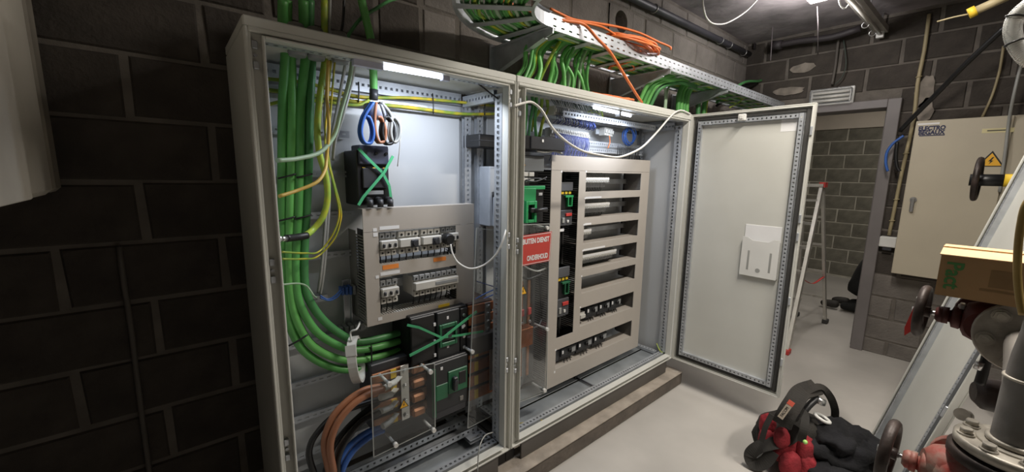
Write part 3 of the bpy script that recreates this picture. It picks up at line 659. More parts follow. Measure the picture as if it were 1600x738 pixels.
zr = (W1[2]+W1[3])/2+.012; wu = (W1[1]-W1[0])
device('white three pole breaker, leftmost in the upper window of the left cover', W1[0]+.004, zr, .075, .09)
device('white motor starter with a dark knob, second in the upper window of the left cover', W1[0]+.086, zr, .098, .09, knob=.068, levers=False, top=OFFW)
device('white motor starter with a dark knob, third in the upper window of the left cover', W1[0]+.192, zr, .098, .09, knob=.066, levers=False, top=OFFW)
device('white four pole breaker beside the black plug, in the upper window of the left cover', W1[0]+.296, zr+.004, .085, .09, poles=4)
zr2 = (W2[2]+W2[3])/2+.018
device('white three pole breaker with two levers, alone at the left of the lower window', W2[0]+.004, zr2-.004, .078, .095, poles=3)
t = device('wide white timer device with terminals on top, in the lower window of the left cover', W2[0]+.15, zr2, .225, .088, yf=.168, poles=8, levers=False)
obj('display_strip', MB().bbox(W2[0]+.25, W2[0]+.365, .1655, .169, zr2-.006, zr2+.008, .001), GREYP, t)
# black plug with white cable
t = thing('angled_plug', 'black angled plug at the right of the upper window in the left cover', 'plug', (0.945,0.150,1.273))
px_, _, pz_ = (0.945,0.150,1.279)
obj('plug_body', MB().lathe((px_, .20, pz_), (0, -1, 0), [(0, .020), (.03, .026), (.05, .026), (.062, .02)], 18), BLACK, t)
obj('cable_sleeve', MB().cyl((px_+.008, .15, pz_-.012), (px_+.012, .145, pz_-.048), .009, 10, .006), BLACK, t)
cable([(0.945,0.140,1.257),(0.948,0.130,1.217),(0.966,0.110,1.174),(1.004,0.070,1.149),(1.061,0.040,1.165),(1.099,0.000,1.220),(1.134,-0.015,1.309),(1.288,0.140,1.421),(1.298,0.140,1.579),(1.303,0.140,1.734),(1.313,0.140,1.841),(1.345,0.140,1.895)], .0042, WHITEW, 'white cable from the black plug, sagging right and rising along the centre frame')
# ------------------------------------------------ lower breakers
def big_breaker(label, q, yf, yb, face):
    x0, x1, z0, z1 = q
    t = thing('main_breaker', label, 'breaker', ((x0+x1)/2, (yf+yb)/2, z0))
    obj('body', MB().bbox(x0, x1, yf+.006, yb, z0, z1, .004), BLACK, t)
    face(t, x0, x1, z0, z1, yf)
    return t
def f_up(t, x0, x1, z0, z1, y):
    w, h = x1-x0, z1-z0
    obj('left_pole_cover', MB().bbox(x0, x0+w*.40, y-.004, y+.02, z0+h*.1, z1-h*.02, .004), BLACK, t)
    obj('front_cover', MB().bbox(x0+w*.43, x0+w*.84, y-.008, y+.02, z0+h*.06, z1-h*.02, .004), mat('breaker_charcoal', '2b2d2f', .45), t)
    f = MB()
    for a in ((.46, .50, .3, .74), (.74, .78, .3, .74), (.50, .74, .66, .74), (.50, .74, .30, .38)): f.bbox(x0+w*a[0], x0+w*a[1], y-.016, y-.006, z0+h*a[2], z0+h*a[3], .002)
    obj('handle_frame', f, SGREEN2, t)
    obj('handle', MB().bbox(x0+w*.58, x0+w*.67, y-.024, y-.006, z0+h*.46, z0+h*.58, .004), DARK, t)
    for a, b in ((.37, .75), (.37, .42), (.37, .15), (.60, .82), (.60, .25), (.88, .55)): obj('white_marker', MB().box(x0+w*a, x0+w*a+.010, y-.0095, y-.0045, z0+h*b, z0+h*b+.014), PAPER, t)
    obj('side_terminals', MB().bbox(x0+w*.86, x1, y-.004, y+.02, z0+h*.05, z1-h*.05, .003), BLACK, t)
    for k in range(4): obj('terminal_bolt', MB().cyl((x0+w*.93, y-.006, z0+h*(.15+.22*k)), (x0+w*.93, y, z0+h*(.15+.22*k)), .008, 8), STEEL, t)
a, b = (0.745,0.150,0.930), (1.040,0.150,0.695)
big_breaker('black main breaker with green handle frame, upper of the two under the left cover', (a[0], b[0], b[2]+.012, a[2]+.022), .15, .34, f_up)
def f_lo(t, x0, x1, z0, z1, y):
    w, h = x1-x0, z1-z0
    obj('front_cover', MB().bbox(x0+w*.03, x1, y-.004, y+.02, z0+h*.12, z1-h*.02, .004), mat('breaker_charcoal', '2b2d2f', .45), t)
    obj('lower_cover', MB().bbox(x0+w*.03, x1, y-.002, y+.02, z0, z0+h*.13, .003), DARK, t)
    obj('green_edge', MB().bbox(x0, x0+w*.07, y-.006, y+.02, z0+h*.05, z1-h*.1, .002), SGREEN2, t)
    obj('green_panel', MB().bbox(x0+w*.07, x0+w*.40, y-.006, y, z0+h*.33, z0+h*.60, .002), SGREEN2, t)
    obj('handle_plate', MB().bbox(x0+w*.40, x1-w*.04, y-.010, y, z0+h*.38, z0+h*.78, .003), SGREEN2, t)
    obj('handle_window', MB().bbox(x0+w*.70, x1-w*.09, y-.012, y-.008, z0+h*.5, z0+h*.72, .001), BLACK, t)
    obj('handle', MB().bbox(x0+w*.50, x0+w*.62, y-.030, y-.008, z0+h*.44, z0+h*.68, .004).cyl((x0+w*.56, y-.03, z0+h*.6), (x0+w*.56, y-.036, z0+h*.6), .011, 12), DARK, t)
    obj('white_marker', MB().box(x0+w*.2, x0+w*.26, y-.006, y-.003, z0+h*.85, z0+h*.90), PAPER, t)
    obj('button', MB().bbox(x0+w*.74, x0+w*.84, y-.008, y-.003, z0+h*.18, z0+h*.26, .001), DUCT, t)
a, b = (0.833,0.120,0.691), (1.019,0.120,0.456)
big_breaker('black main breaker with green front panel, lower of the two beside the copper bars', (a[0], b[0]+.003, b[2]-.012, a[2]+.035), .12, .34, f_lo)
strap([(0.726,0.125,0.795),(0.884,0.125,0.828),(0.970,0.125,0.868),(1.079,0.125,0.915)], 'green strap slanting up right over the lower black breakers', .012)
strap([(0.725,0.140,0.929),(0.775,0.128,0.909),(0.886,0.128,0.833),(0.989,0.128,0.818),(1.120,0.128,0.803)], 'green strap lying across the black breaker towards the copper bars', .010)
# white cable ring
t = thing('cable_ring', 'white ring clipped round the bundle of green cables', 'ring', (0.530,0.200,0.701))
c = V((0.527,0.200,0.810)); ring = MB(); ax = V(.85, -.50, .1).normalized(); n = 30
x_ = ax.cross(V(0, 0, 1)).normalized(); z_ = x_.cross(ax)
def ringp(a, r, s_): return c+x_*r*.78*math.cos(a)+z_*r*math.sin(a)+ax*s_
for k in range(n):
    a0, a1 = 2*PI*k/n, 2*PI*(k+1)/n
    R, r_ = .098, .086; h = .017
    o0, o1, i0, i1 = [(ringp(a, q, -h), ringp(a, q, h)) for q in (R, r_) for a in (a0, a1)]
    ring.quad(o0[0], o1[0], o1[1], o0[1]).quad(i0[0], i0[1], i1[1], i1[0]).quad(o0[0], i0[0], i1[0], o1[0]).quad(o0[1], o1[1], i1[1], i0[1])
obj('band', ring, WHITEP, t)
obj('clip', MB().obox(ringp(.9, .102, -.02), ax*.04, x_*.012-z_*.04, (x_+z_)*.008), WHITEP, t)
obj('tail', MB().tube([ringp(1.2, .1, 0), ringp(1.4, .13, .0), (0.526,0.180,0.947), (0.556,0.220,0.960)], .004, 6, 5), WHITEP, t)
# small rails with terminals
t = thing('terminal_rail', 'short upright rail with small blue and grey terminals beside the left cover', 'terminal rail', (0.530,0.350,0.921))
ux, _, uz = (0.544,0.330,1.118); lx, _, lz = (0.533,0.330,0.906)
obj('rail', MB().bbox(ux-.014, ux+.014, .335, .345, lz, uz, .001).box(ux-.017, ux-.013, .325, .336, lz, uz).box(ux+.013, ux+.017, .325, .336, lz, uz), GALV, t)
for k in range(4): obj('terminal', MB().bbox(ux-.034+k*.016, ux-.022+k*.016, .29, .33, uz-.055-k*.002, uz-.022, .002).cyl((ux-.028+k*.016, .288, uz-.035), (ux-.028+k*.016, .291, uz-.035), .004, 6), BLUE if k < 3 else GREYP, t)
for k in range(5): obj('terminal', MB().bbox(ux-.055+k*.022, ux-.037+k*.022, .28, .33, lz-.008, lz+.022, .002).cyl((ux-.046+k*.022, .278, lz+.007), (ux-.046+k*.022, .281, lz+.007), .005, 8), GREYP, t)
cable([(0.548,0.300,1.088),(0.572,0.300,1.089),(0.600,0.300,1.090)], .003, NAVY, 'dark blue wire from the small terminals into the cover')
cable([(0.450,0.340,0.901),(0.487,0.360,0.908),(0.521,0.300,0.918),(0.576,0.300,0.922)], .0025, GREYW, 'thin grey wire near the bottom of the upright rail')
# ------------------------------------------------ copper connections, left
t = thing('busbar_terminal', 'row of copper terminals behind the left clear cover, with a steel strip and yellow labels', 'busbar', (0.733,0.260,0.409))
sx0, _, sz1 = (0.701,0.170,0.738); sx1, _, sz0 = (0.739,0.170,0.478)
obj('steel_strip', MB().bbox(sx0, sx1, .165, .171, sz0, sz1, .001), STEEL, t)
for k in range(4):
    zz = sz1-.03-k*(sz1-sz0-.05)/3
    obj('copper_bar', MB().bbox(sx0-.12, sx0+.16, .18, .19, zz-.022, zz+.022, .002), COPPERB, t)
    obj('bolt', MB().cyl(((sx0+sx1)/2, .155, zz), ((sx0+sx1)/2, .166, zz), .010, 6).cyl(((sx0+sx1)/2, .161, zz), ((sx0+sx1)/2, .166, zz), .013, 12), STEEL, t)
    obj('yellow_label', MB().box(sx0-.040, sx0-.015, .176, .180, zz-.020, zz+.020), YLAB, t)
    obj('brown_boot', MB().bbox(sx1+.01, sx1+.075, .15, .19, zz-.024, zz+.016, .008), COPPERB, t)
obj('insulator', MB().bbox(sx0-.12, sx1+.16, .192, .34, sz0-.02, sz1+.03, .004), DARK, t)
for p, q, l in (((0.665,0.140,0.689), (0.606,0.120,0.689), 'top'), ((0.646,0.140,0.639), (0.588,0.120,0.653), 'second'), ((0.644,0.140,0.581), (0.591,0.120,0.592), 'third'), ((0.645,0.140,0.521), (0.594,0.120,0.520), 'bottom')):
    one('cable_lug', MB().cyl(p, q, .013, 12).bar(V(p)+V(.0, 0, 0), V(p)+V(.035, .03, 0), .022, .005), WHITEP, 'white cable lug on the left copper terminals, '+l+' one', 'lug')
cable([(0.595,0.120,0.702),(0.527,0.120,0.710),(0.463,0.120,0.692),(0.401,0.120,0.644),(0.367,0.120,0.558),(0.375,0.130,0.452),(0.394,0.150,0.331)], .0135, BROWN, 'thick brown cable curving down from the terminals, outer one')
cable([(0.598,0.100,0.696),(0.532,0.100,0.698),(0.468,0.100,0.676),(0.411,0.100,0.624),(0.381,0.100,0.549),(0.390,0.120,0.437),(0.412,0.150,0.306)], .0135, BROWN, 'thick brown cable curving down from the terminals, inner one')
cable([(0.594,0.150,0.631),(0.509,0.150,0.635),(0.409,0.150,0.626),(0.336,0.150,0.568),(0.317,0.150,0.510),(0.332,0.150,0.407)], .012, BLACK, 'thick black cable curving furthest left at the cabinet bottom')
cable([(0.598,0.160,0.613),(0.523,0.160,0.585),(0.457,0.160,0.544),(0.405,0.160,0.489),(0.381,0.200,0.363)], .012, BLACK, 'thick black cable behind the brown cables')
cable([(0.590,0.130,0.581),(0.512,0.130,0.571),(0.446,0.130,0.515),(0.413,0.130,0.447),(0.412,0.130,0.334)], .0125, BLACK, 'thick black cable right of the brown cables')
cable([(0.602,0.140,0.503),(0.539,0.140,0.510),(0.468,0.140,0.485),(0.420,0.140,0.432),(0.397,0.140,0.350)], .012, BLUE, 'thick blue cable curving down from the lowest terminal, upper one')
cable([(0.603,0.130,0.496),(0.548,0.130,0.492),(0.481,0.130,0.465),(0.436,0.130,0.413),(0.412,0.130,0.334)], .012, BLUE, 'thick blue cable curving down from the lowest terminal, lower one')
cable([(0.598,0.150,0.583),(0.522,0.150,0.570),(0.440,0.150,0.507),(0.403,0.150,0.412),(0.399,0.150,0.328)], .009, GREYW, 'grey cable between the black and blue cables at the bottom')
def plexi(name, label, q, y, rods, thick=.004, rodlen=.09):
    # q: 4 world corners in the plane Y=y
    t = thing(name, label, 'clear cover', (sum(p[0] for p in q)/4, y+.02, min(p[2] for p in q)))
    obj('sheet', MB().prism(q, (0, thick, 0)), PLEXI, t)
    ed = MB()
    for k in range(4): ed.bar(V(q[k])+V(0, thick/2, 0), V(q[(k+1) % 4])+V(0, thick/2, 0), .0035, thick*1.1, (0, 1, 0))
    obj('polished_edge', ed, mat('plexi_edge', 'a9adab', .25), t)
    for p in rods: obj('standoff', MB().cyl((p[0], y-.012, p[2]), (p[0], y+rodlen, p[2]), .0065, 10).cyl((p[0], y-.016, p[2]), (p[0], y, p[2]), .010, 10), WHITEP, t)
    return t
def wtri(nm, par, c, s, y):
    # warning triangle with a black border and a bolt, facing -Y at depth y
    x, z = c
    T = lambda k: [(x-s*k, 0, z-s*.58*k), (x+s*k, 0, z-s*.58*k), (x, 0, z+s*1.16*k)]
    f = lambda P, d, t_: MB().prism([(p[0], y-d, p[2]) for p in P], (0, t_, 0))
    o = obj(nm, f(T(1), .0006, .0006), BLACK, par)
    obj('yellow_field', f(T(.8), .0010, .0004), WARN, o)
    b = [(.10, .62), (-.22, -.02), (-.02, .0), (-.14, -.36), (.2, .10), (.02, .10), (.22, .62)]
    obj('bolt_symbol', f([(x+s*p*.9, 0, z+s*(q_*.9+.02)) for p, q_ in b], .0014, .0004), BLACK, o)
    return o
q = [(0.538,0.075,0.780),(0.818,0.075,0.751),(0.816,0.075,0.445),(0.535,0.075,0.434)]
pl = plexi('plexiglass_cover', 'clear plastic cover with a yellow warning triangle over the left copper terminals', q, .075, [(0.607,0.075,0.731), (0.792,0.075,0.723), (0.625,0.075,0.452), (0.803,0.075,0.441)])
c_ = (0.670,0.075,0.611); wtri('warning_sticker', pl, (c_[0], c_[2]), .022, .0748)
q = [(1.064,0.105,1.324),(1.221,0.105,1.296),(1.243,0.105,0.346),(1.012,0.105,0.337)]
plexi('plexiglass_cover', 'tall clear plastic cover over the copper bars right of the left cover', q, .105, [(1.032,0.105,0.734), (1.208,0.105,0.727), (1.222,0.105,0.344)])
# ------------------------------------------------ copper bars, right
def bar_group(label, q, n, strap_, lab):
    x0, x1, z0, z1 = q
    t = thing('busbar_terminal', label, 'busbar', ((x0+x1)/2, .2, z0))
    h = (z1-z0)/n
    for k in range(n):
        z = z0+h*(k+.5)
        obj('copper_bar', MB().bbox(x0, x1+.09, .155, .167, z-h*.38, z+h*.38, .002), COPPER, t)
        if lab: obj('yellow_label', MB().box(x0+.035, x0+.058, .1525, .155, z-h*.32, z+h*.32), YLAB, t)
    s0, s1, s2, s3 = strap_
    obj('steel_strip', MB().bbox(s0, s1, .138, .145, s2, s3, .001), STEEL, t)
    for k in range(n):
        z = s2+(s3-s2)*(k+.5)/n
        obj('bolt', MB().cyl(((s0+s1)/2, .128, z), ((s0+s1)/2, .139, z), .009, 6), STEEL, t)
    obj('insulator', MB().bbox(x0+.01, x1+.06, .17, .34, z0, z1, .003), mat('insulator_brown', '4b3a33', .6), t)
    return t
a, b = (1.052,0.150,0.943), (1.149,0.150,0.707); c_, d = (1.140,0.140,0.941), (1.173,0.140,0.786)
bar_group('upper copper bars with a steel strip, right of the upper black breaker', (a[0], b[0], b[2]+.01, a[2]), 4, (c_[0], d[0], d[2], c_[2]), False)
a, b = (1.051,0.150,0.718), (1.192,0.150,0.439); c_, d = (1.170,0.140,0.708), (1.218,0.140,0.463)
bar_group('lower copper bars with yellow labels and a steel strip, beside the centre post', (a[0], b[0]+.02, b[2]-.01, a[2]+.01), 4, (c_[0], d[0], d[2], c_[2]), True)
a, b = (1.038,0.130,0.795), (1.220,0.130,0.697)
one('support_block', MB().bbox(a[0], b[0]+.03, .12, .34, b[2], a[2]-.006, .003), mat('support_grey_brown', '5b5654', .6), 'dark plastic support between the two groups of copper bars', 'support')
for i, (p, l) in enumerate((([(1.268,0.250,1.480),(1.278,0.250,1.314),(1.315,0.250,1.139),(1.371,0.250,0.952)], 'left'), ([(1.302,0.250,1.480),(1.317,0.250,1.311),(1.355,0.250,1.134),(1.403,0.250,0.965)], 'middle'), ([(1.330,0.240,1.311),(1.359,0.240,1.170),(1.385,0.240,1.024),(1.406,0.240,0.874)], 'right'))): cable(p, .006, BLACK, 'black cable behind the tall clear cover, '+l+' one of three', n=8)
cable([(1.121,0.200,0.949),(1.193,0.200,0.968),(1.320,0.200,0.990)], .003, BLUE, 'thin blue wire slanting behind the tall clear cover, upper one')
cable([(1.113,0.200,0.930),(1.214,0.200,0.947),(1.343,0.200,0.962)], .003, BLUE, 'thin blue wire slanting behind the tall clear cover, lower one')
cable([(1.147,0.220,1.033),(1.228,0.220,0.998),(1.315,0.220,0.962),(1.383,0.220,0.939)], .0025, NAVY, 'thin dark blue wire behind the tall clear cover')
# grey meter behind the post and the black box above
a, b = (1.246,0.250,1.609), (1.457,0.250,1.301)
t = thing('grey_meter', 'pale grey device behind the perforated centre post', 'meter', ((a[0]+b[0])/2, .3, b[2]))
obj('case', MB().bbox(a[0], b[0], .25, .36, b[2], a[2], .005), mat('meter_grey', 'b4bac2', .45), t)
obj('lower_case', MB().bbox(a[0]+.02, b[0], .235, .25, b[2], (a[2]+b[2])/2, .004), mat('meter_grey', 'b4bac2', .45), t)
obj('slot', MB().box(a[0]+.05, a[0]+.07, .248, .2505, a[2]-.10, a[2]-.07), BLACK, t)
obj('white_label', MB().box(a[0]+.05, a[0]+.075, .2335, .2355, b[2]+.06, b[2]+.14), PAPER, t)
a, b = (1.161,0.220,1.762), (1.368,0.220,1.700)
t = thing('wire_box', 'black box at the top behind the centre post', 'box', ((a[0]+b[0])/2, .28, b[2]))
obj('case', MB().bbox(a[0], b[0], .22, .36, b[2], a[2], .004), BLACK, t)
obj('lid_line', MB().bbox(a[0]-.002, b[0]+.002, .218, .30, b[2]+.03, b[2]+.034, .001), DARK, t)
# bottom cross rails in the left cabinet
for y_ in (.15, .235):
    obj('cross_rail', MB().perf((.30, y_, .262), (1, 0, 0), (0, 0, 1), .80, .03, .03, .010, .004).box(.30, 1.10, y_, y_+.03, .260, .262).box(.30, 1.10, y_+.004, y_+.03, .29, .292), GALV, cab_l)
a = (1.027,0.050,0.366)
obj('bottom_bracket', MB().perf((1.095, .10, .262), (0, 1, 0), (-1, 0, 0), .24, .07, .03, .012, .004, off=.02).box(1.025, 1.095, .10, .34, .245, .247), GALV, cab_l)
cable([(1.109,0.030,0.314),(1.036,0.000,0.343),(0.984,-0.030,0.324),(0.952,-0.060,0.229)], .003, GREYW, 'thin pale wire hanging from the cabinet bottom over the frame')
for i, (p, r, m, n_) in enumerate((([(0.474,0.200,2.177),(0.472,0.200,2.104),(0.472,0.200,2.040)], .006, MINT, 'pale thin cable entering the left cabinet top beside the yellow earth cable'), ([(0.497,0.200,2.184),(0.491,0.200,2.108),(0.485,0.200,2.039)], .005, GREYW, 'thin grey cable entering the left cabinet top'), ([(0.536,0.180,2.036),(0.556,0.180,2.076),(0.598,0.180,2.133),(0.660,0.180,2.184),(0.749,0.250,2.255),(0.853,0.300,2.312)], .006, GREEN3, 'dark green cable bending right above the left cabinet'), ([(0.523,0.200,2.047),(0.537,0.200,2.109),(0.546,0.200,2.197)], .005, BLACK, 'thin black cable entering the left cabinet top'))): cable(p, r, m, n_, n=8)

# ================================================================ RIGHT CABINET CONTENTS
X0, X1 = (1.634,0.190,1.015)[0], (2.644,0.190,0.983)[0]; Z0, Z1 = (2.108,0.190,0.272)[2], (2.015,0.190,1.680)[2]
ZF = (2.086,0.190,1.596)[2]
def win(q):
    return (q[0][0]+q[3][0])/2, (q[1][0]+q[2][0])/2, (q[2][2]+q[3][2])/2, (q[0][2]+q[1][2])/2
WN = [win(q) for q in (
 [(1.930,0.190,1.584),(2.543,0.190,1.588),(2.552,0.190,1.472),(1.937,0.190,1.470)],
 [(1.934,0.190,1.427),(2.533,0.190,1.423),(2.543,0.190,1.304),(1.942,0.190,1.313)],
 [(1.937,0.190,1.265),(2.536,0.190,1.258),(2.541,0.190,1.139),(1.940,0.190,1.154)],
 [(1.935,0.190,1.102),(2.546,0.190,1.095),(2.540,0.190,0.974),(1.936,0.190,0.989)],
 [(1.936,0.190,0.940),(2.532,0.190,0.928),(2.537,0.190,0.813),(1.935,0.190,0.840)],
 [(1.937,0.190,0.729),(2.541,0.190,0.728),(2.544,0.190,0.594),(1.937,0.190,0.617)])]
xl = sum(w[0] for w in WN)/6; xr = sum(w[1] for w in WN)/6
WN = [(xl, xr, w[2], w[3]) for w in WN]
wc = win([(1.719,0.190,1.591),(1.870,0.190,1.593),(1.875,0.190,0.586),(1.720,0.190,0.581)]); w7 = win([(1.720,0.190,0.503),(2.543,0.190,0.509),(2.542,0.190,0.366),(1.716,0.190,0.396)])
w7 = (wc[0], xr, w7[2], w7[3]); wc = (wc[0], wc[1], max(wc[2], w7[3]+.045), min(wc[3], ZF-.006))
cov_r = cover_plate('breaker_cover', 'large beige grey cover plate with many windows in the right cabinet', (X0, X1, Z0, Z1), WN+[wc, w7], .19, fold=ZF)
sd = MB(); comb(sd, X0+.001, .20, .30, Z0+.02, ZF, .014); sd.box(X0+.001, X0+.003, .30, .37, Z0+.02, ZF)
obj('slotted_side', sd, DUCT, cov_r)['kind'] = 'stuff'
obj('trunking_back', MB().box(X0+.045, X0+.047, .20, .36, Z0+.02, ZF), BLACK, cov_r)
for i, w in enumerate(WN+[w7]):
    big = i >= 5
    obj('trunking_lid', MB().box(w[0]-.03, w[1]+.03, .196, .29, w[2]-.012, w[2]-.004), COVER, cov_r)
    st = MB(); comb(st, w[1]+.010, .20, .33, w[2]-.004, w[3]+.01, .010); obj('slotted_side', st, DUCT, cov_r)['kind'] = 'stuff'
    obj('trunking_back', MB().box(w[1]+.035, w[1]+.037, .20, .36, w[2]-.01, w[3]+.02), DARK, cov_r)
    zc = (w[2]+w[3])/2
    obj('device_rail', MB().bbox(w[0]-.03, w[1]+.03, .318, .325, zc-.017, zc+.017, .001), GALV, cov_r)
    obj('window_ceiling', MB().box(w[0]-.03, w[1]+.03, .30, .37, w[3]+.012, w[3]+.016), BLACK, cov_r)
st = MB(); comb(st, wc[1]+.004, .20, .30, wc[2], wc[3], .013); obj('slotted_side', st, BLACK, cov_r)['kind'] = 'stuff'
obj('column_back', MB().box(wc[0]-.03, wc[1]+.03, .335, .338, wc[2]-.02, wc[3]+.01), BLACK, cov_r)
for w, n in ((WN[0], .0), (WN[1], .155), (WN[2], .065), (WN[3], .22), (WN[4], .0), (WN[5], .0)):
    sticker(cov_r, (w[0]-.008, w[0]+.004, w[3]+.001, w[3]+.011), PAPER, 'white_clip')
    if n: sticker(cov_r, (w[0]+.004, w[0]+.004+n, w[3]+.003, w[3]+.014), PAPER, 'white_label')
sticker(cov_r, (wc[0]-.010, wc[0]+.002, wc[3]-.006, wc[3]+.006), PAPER, 'white_clip'); sticker(cov_r, (w7[0]-.008, w7[0]+.004, w7[3]-.002, w7[3]+.009), PAPER, 'white_clip'); sticker(cov_r, (w7[0]-.012, w7[0], w7[2]-.022, w7[2]-.008), PAPER, 'white_clip')
# modular breakers: one is built, the rest are copies
def mini(x, z, lab, grp):
    t = thing('modular_breaker', lab, 'breaker', (x+.0088, .25, z-.042), grp)
    obj('housing', MB().bbox(x, x+.0172, .235, .315, z-.042, z+.042, .0015), GREYP, t)
    obj('front', MB().bbox(x+.0004, x+.0168, .205, .237, z-.012, z+.022, .0015), OFFW, t)
    obj('label_strip', MB().box(x+.0004, x+.0168, .2035, .2052, z+.006, z+.021), PAPER, t)
    obj('lever', MB().bbox(x+.005, x+.012, .199, .206, z-.010, z-.001, .001), GREYW, t)
    obj('wire', MB().tube([(x+.0086, .26, z-.04), (x+.0086, .262, z-.06), (x+.009, .28, z-.08)], .0022, 6, 3), BLACK, t)
    obj('wire', MB().tube([(x+.0086, .26, z+.04), (x+.0086, .262, z+.055), (x+.009, .28, z+.075)], .0022, 6, 3), BLACK, t)
    return t
proto = None
for w, n, row in ((WN[0], 14, 'topmost'), (WN[1], 15, 'second'), (WN[2], 5, 'third'), (WN[3], 21, 'fourth')):
    for k in range(n):
        lab = '%s slim white breaker from the left in the %s window row' % (ORD[k], row); grp = 'breakers in the %s window row' % row
        x = w[0]+.004+k*.0178; z = (w[2]+w[3])/2+.008
        if proto is None: proto = mini(x, z, lab, grp); px0, pz0 = x, z
        else:
            c = dup(proto, None, proto.location+V(x-px0, 0, z-pz0), lab); c['group'] = grp
# column breakers
def col_breaker(label, z0, z1, greenf):
    t = thing('circuit_breaker', label, 'breaker', ((wc[0]+wc[1])/2, .26, z0)); x0, x1 = wc[0]+.004, wc[1]-.014; h = z1-z0; w = x1-x0
    obj('body', MB().bbox(x0, x1, .232, .335, z0, z1, .003), BLACK, t)
    obj('terminal_shroud', MB().bbox(x0, x1, .222, .30, z1-h*.20, z1, .003), mat('shroud_grey', '5b5c60', .5), t)
    obj('lower_module', MB().bbox(x0, x1, .220, .30, z0, z0+h*.36, .003), mat('breaker_grey', '4c4d50', .5), t)
    for k in range(4): obj('yellow_mark', MB().box(x0+w*(.06+.24*k), x0+w*(.22+.24*k), .2295, .232, z1-h*.27, z1-h*.215), YLAB, t)
    f = MB(); gx0, gx1, gz0, gz1 = x0+w*.48, x1, z0+h*.44, z0+h*.70
    f.bbox(gx0, gx1, .215, .235, gz1-.012, gz1, .001).bbox(gx0+w*.16, gx0+w*.22, .215, .235, gz0, gz1-.012, .001).bbox(gx1-w*.12, gx1-w*.05, .215, .235, gz0, gz1-.012, .001).bbox(gx0+w*.22, gx1-w*.12, .215, .235, gz0, gz0+.006, .001)
    obj('green_handle_frame', f, greenf, t)
    obj('red_button', MB().bbox(x0+w*.52, x0+w*.92, .212, .222, z0+h*.22, z0+h*.29, .002), RED, t)
    obj('white_button', MB().bbox(x0+w*.30, x0+w*.46, .213, .222, z0+h*.07, z0+h*.19, .002), GREYW, t)
    obj('white_button', MB().bbox(x0+w*.62, x0+w*.74, .213, .222, z0+h*.07, z0+h*.13, .002), WHITEP, t)
    return t
za = (1.822,0.220,1.528)[2]; zb = (1.837,0.220,1.269)[2]
col_breaker('upper black breaker with green frame and red button in the tall cover window', zb, za, SGREEN)
zc_ = (1.829,0.220,0.991)[2]; zd = (1.845,0.220,0.699)[2]
col_breaker('lower black breaker with green frame and red button in the tall cover window', zd, zc_+.02, SGREEN2)
one('label_plate', MB().bbox(wc[0]+.012, wc[0]+.075, .225, .228, zb-.035, zb-.018, .001), PAPER, 'white label plate under the upper breaker in the tall window', 'label')
for k in range(3): cable([(wc[0]+.02+k*.022, .27, zb-.005), (wc[0]+.018+k*.024, .25, zb-.10), (wc[0]+.022+k*.018, .265, zc_+.03)], .008, BLACK, ('left', 'middle', 'right')[k]+' black cable between the two breakers of the tall window', 'cables in the tall window', n=8)
for k in range(3): cable([(wc[0]+.03+k*.03, .27, zd), (wc[0]+.028+k*.02, .24, zd-.05), (wc[0]+.03+k*.03, .25, wc[2]-.01)], .004, (GREYW, DARK, BLACK)[k], ('left', 'middle', 'right')[k]+' thin cable below the lower breaker of the tall window', 'thin cables in the tall window', n=6)
# black contactors in the two lowest windows
def contactor(label, x, z, w=.10, h=.085, grp=None):
    t = thing('contactor', label, 'breaker', (x+w/2, .25, z-h/2), grp)
    obj('body', MB().bbox(x, x+w, .225, .318, z-h/2, z+h/2, .003), DARK, t)
    obj('front_step', MB().bbox(x+.004, x+w-.004, .212, .228, z-h*.22, z+h*.38, .003), mat('breaker_charcoal', '2b2d2f', .45), t)
    obj('white_button', MB().bbox(x+.008, x+.022, .208, .214, z+h*.02, z+h*.26, .001), PAPER, t)
    obj('rotary_knob', MB().cyl((x+w*.52, .213, z+h*.1), (x+w*.52, .198, z+h*.1), .012, 12).bbox(x+w*.52-.003, x+w*.52+.003, .192, .2, z+h*.1-.012, z+h*.1+.012, .001), BLACK, t)
    obj('nameplate', MB().box(x+w*.68, x+w*.92, .2105, .2122, z-h*.1, z+h*.28), GREYP, t)
    for k in range(3): obj('wire', MB().tube([(x+w*(.3+.2*k), .235, z-h/2), (x+w*(.3+.2*k), .225, z-h/2-.015), (x+w*(.32+.2*k), .215, z-h/2-.045)], .003, 6, 3), BLACK, t)
    return t
z6 = (WN[5][2]+WN[5][3])/2; z7 = (w7[2]+w7[3])/2
for k, l in enumerate(('left', 'middle', 'right')):
    contactor('black motor switch, %s one of three in the second lowest window of the right cover' % l, WN[5][0]+.092+k*.134, z6+.002, .124, .09)
    contactor('black motor switch, %s one of three in the lowest wide window of the right cover' % l, w7[0]+.072+k*.165, z7+.004, .15, .09)
one('white_module', MB().bbox(WN[5][0]+.004, WN[5][0]+.078, .215, .318, z6-.03, z6+.018, .002).bbox(WN[5][0]+.02, WN[5][0]+.07, .20, .22, z6-.018, z6+.006, .002), OFFW, 'pale module at the left end of the second lowest window', 'module')
one('black_module', MB().bbox(w7[0]+.004, w7[0]+.068, .225, .318, z7-.04, z7+.03, .002).box(w7[0]+.012, w7[0]+.024, .222, .226, z7-.012, z7+.012), DARK, 'narrow black module at the left end of the lowest window', 'module')
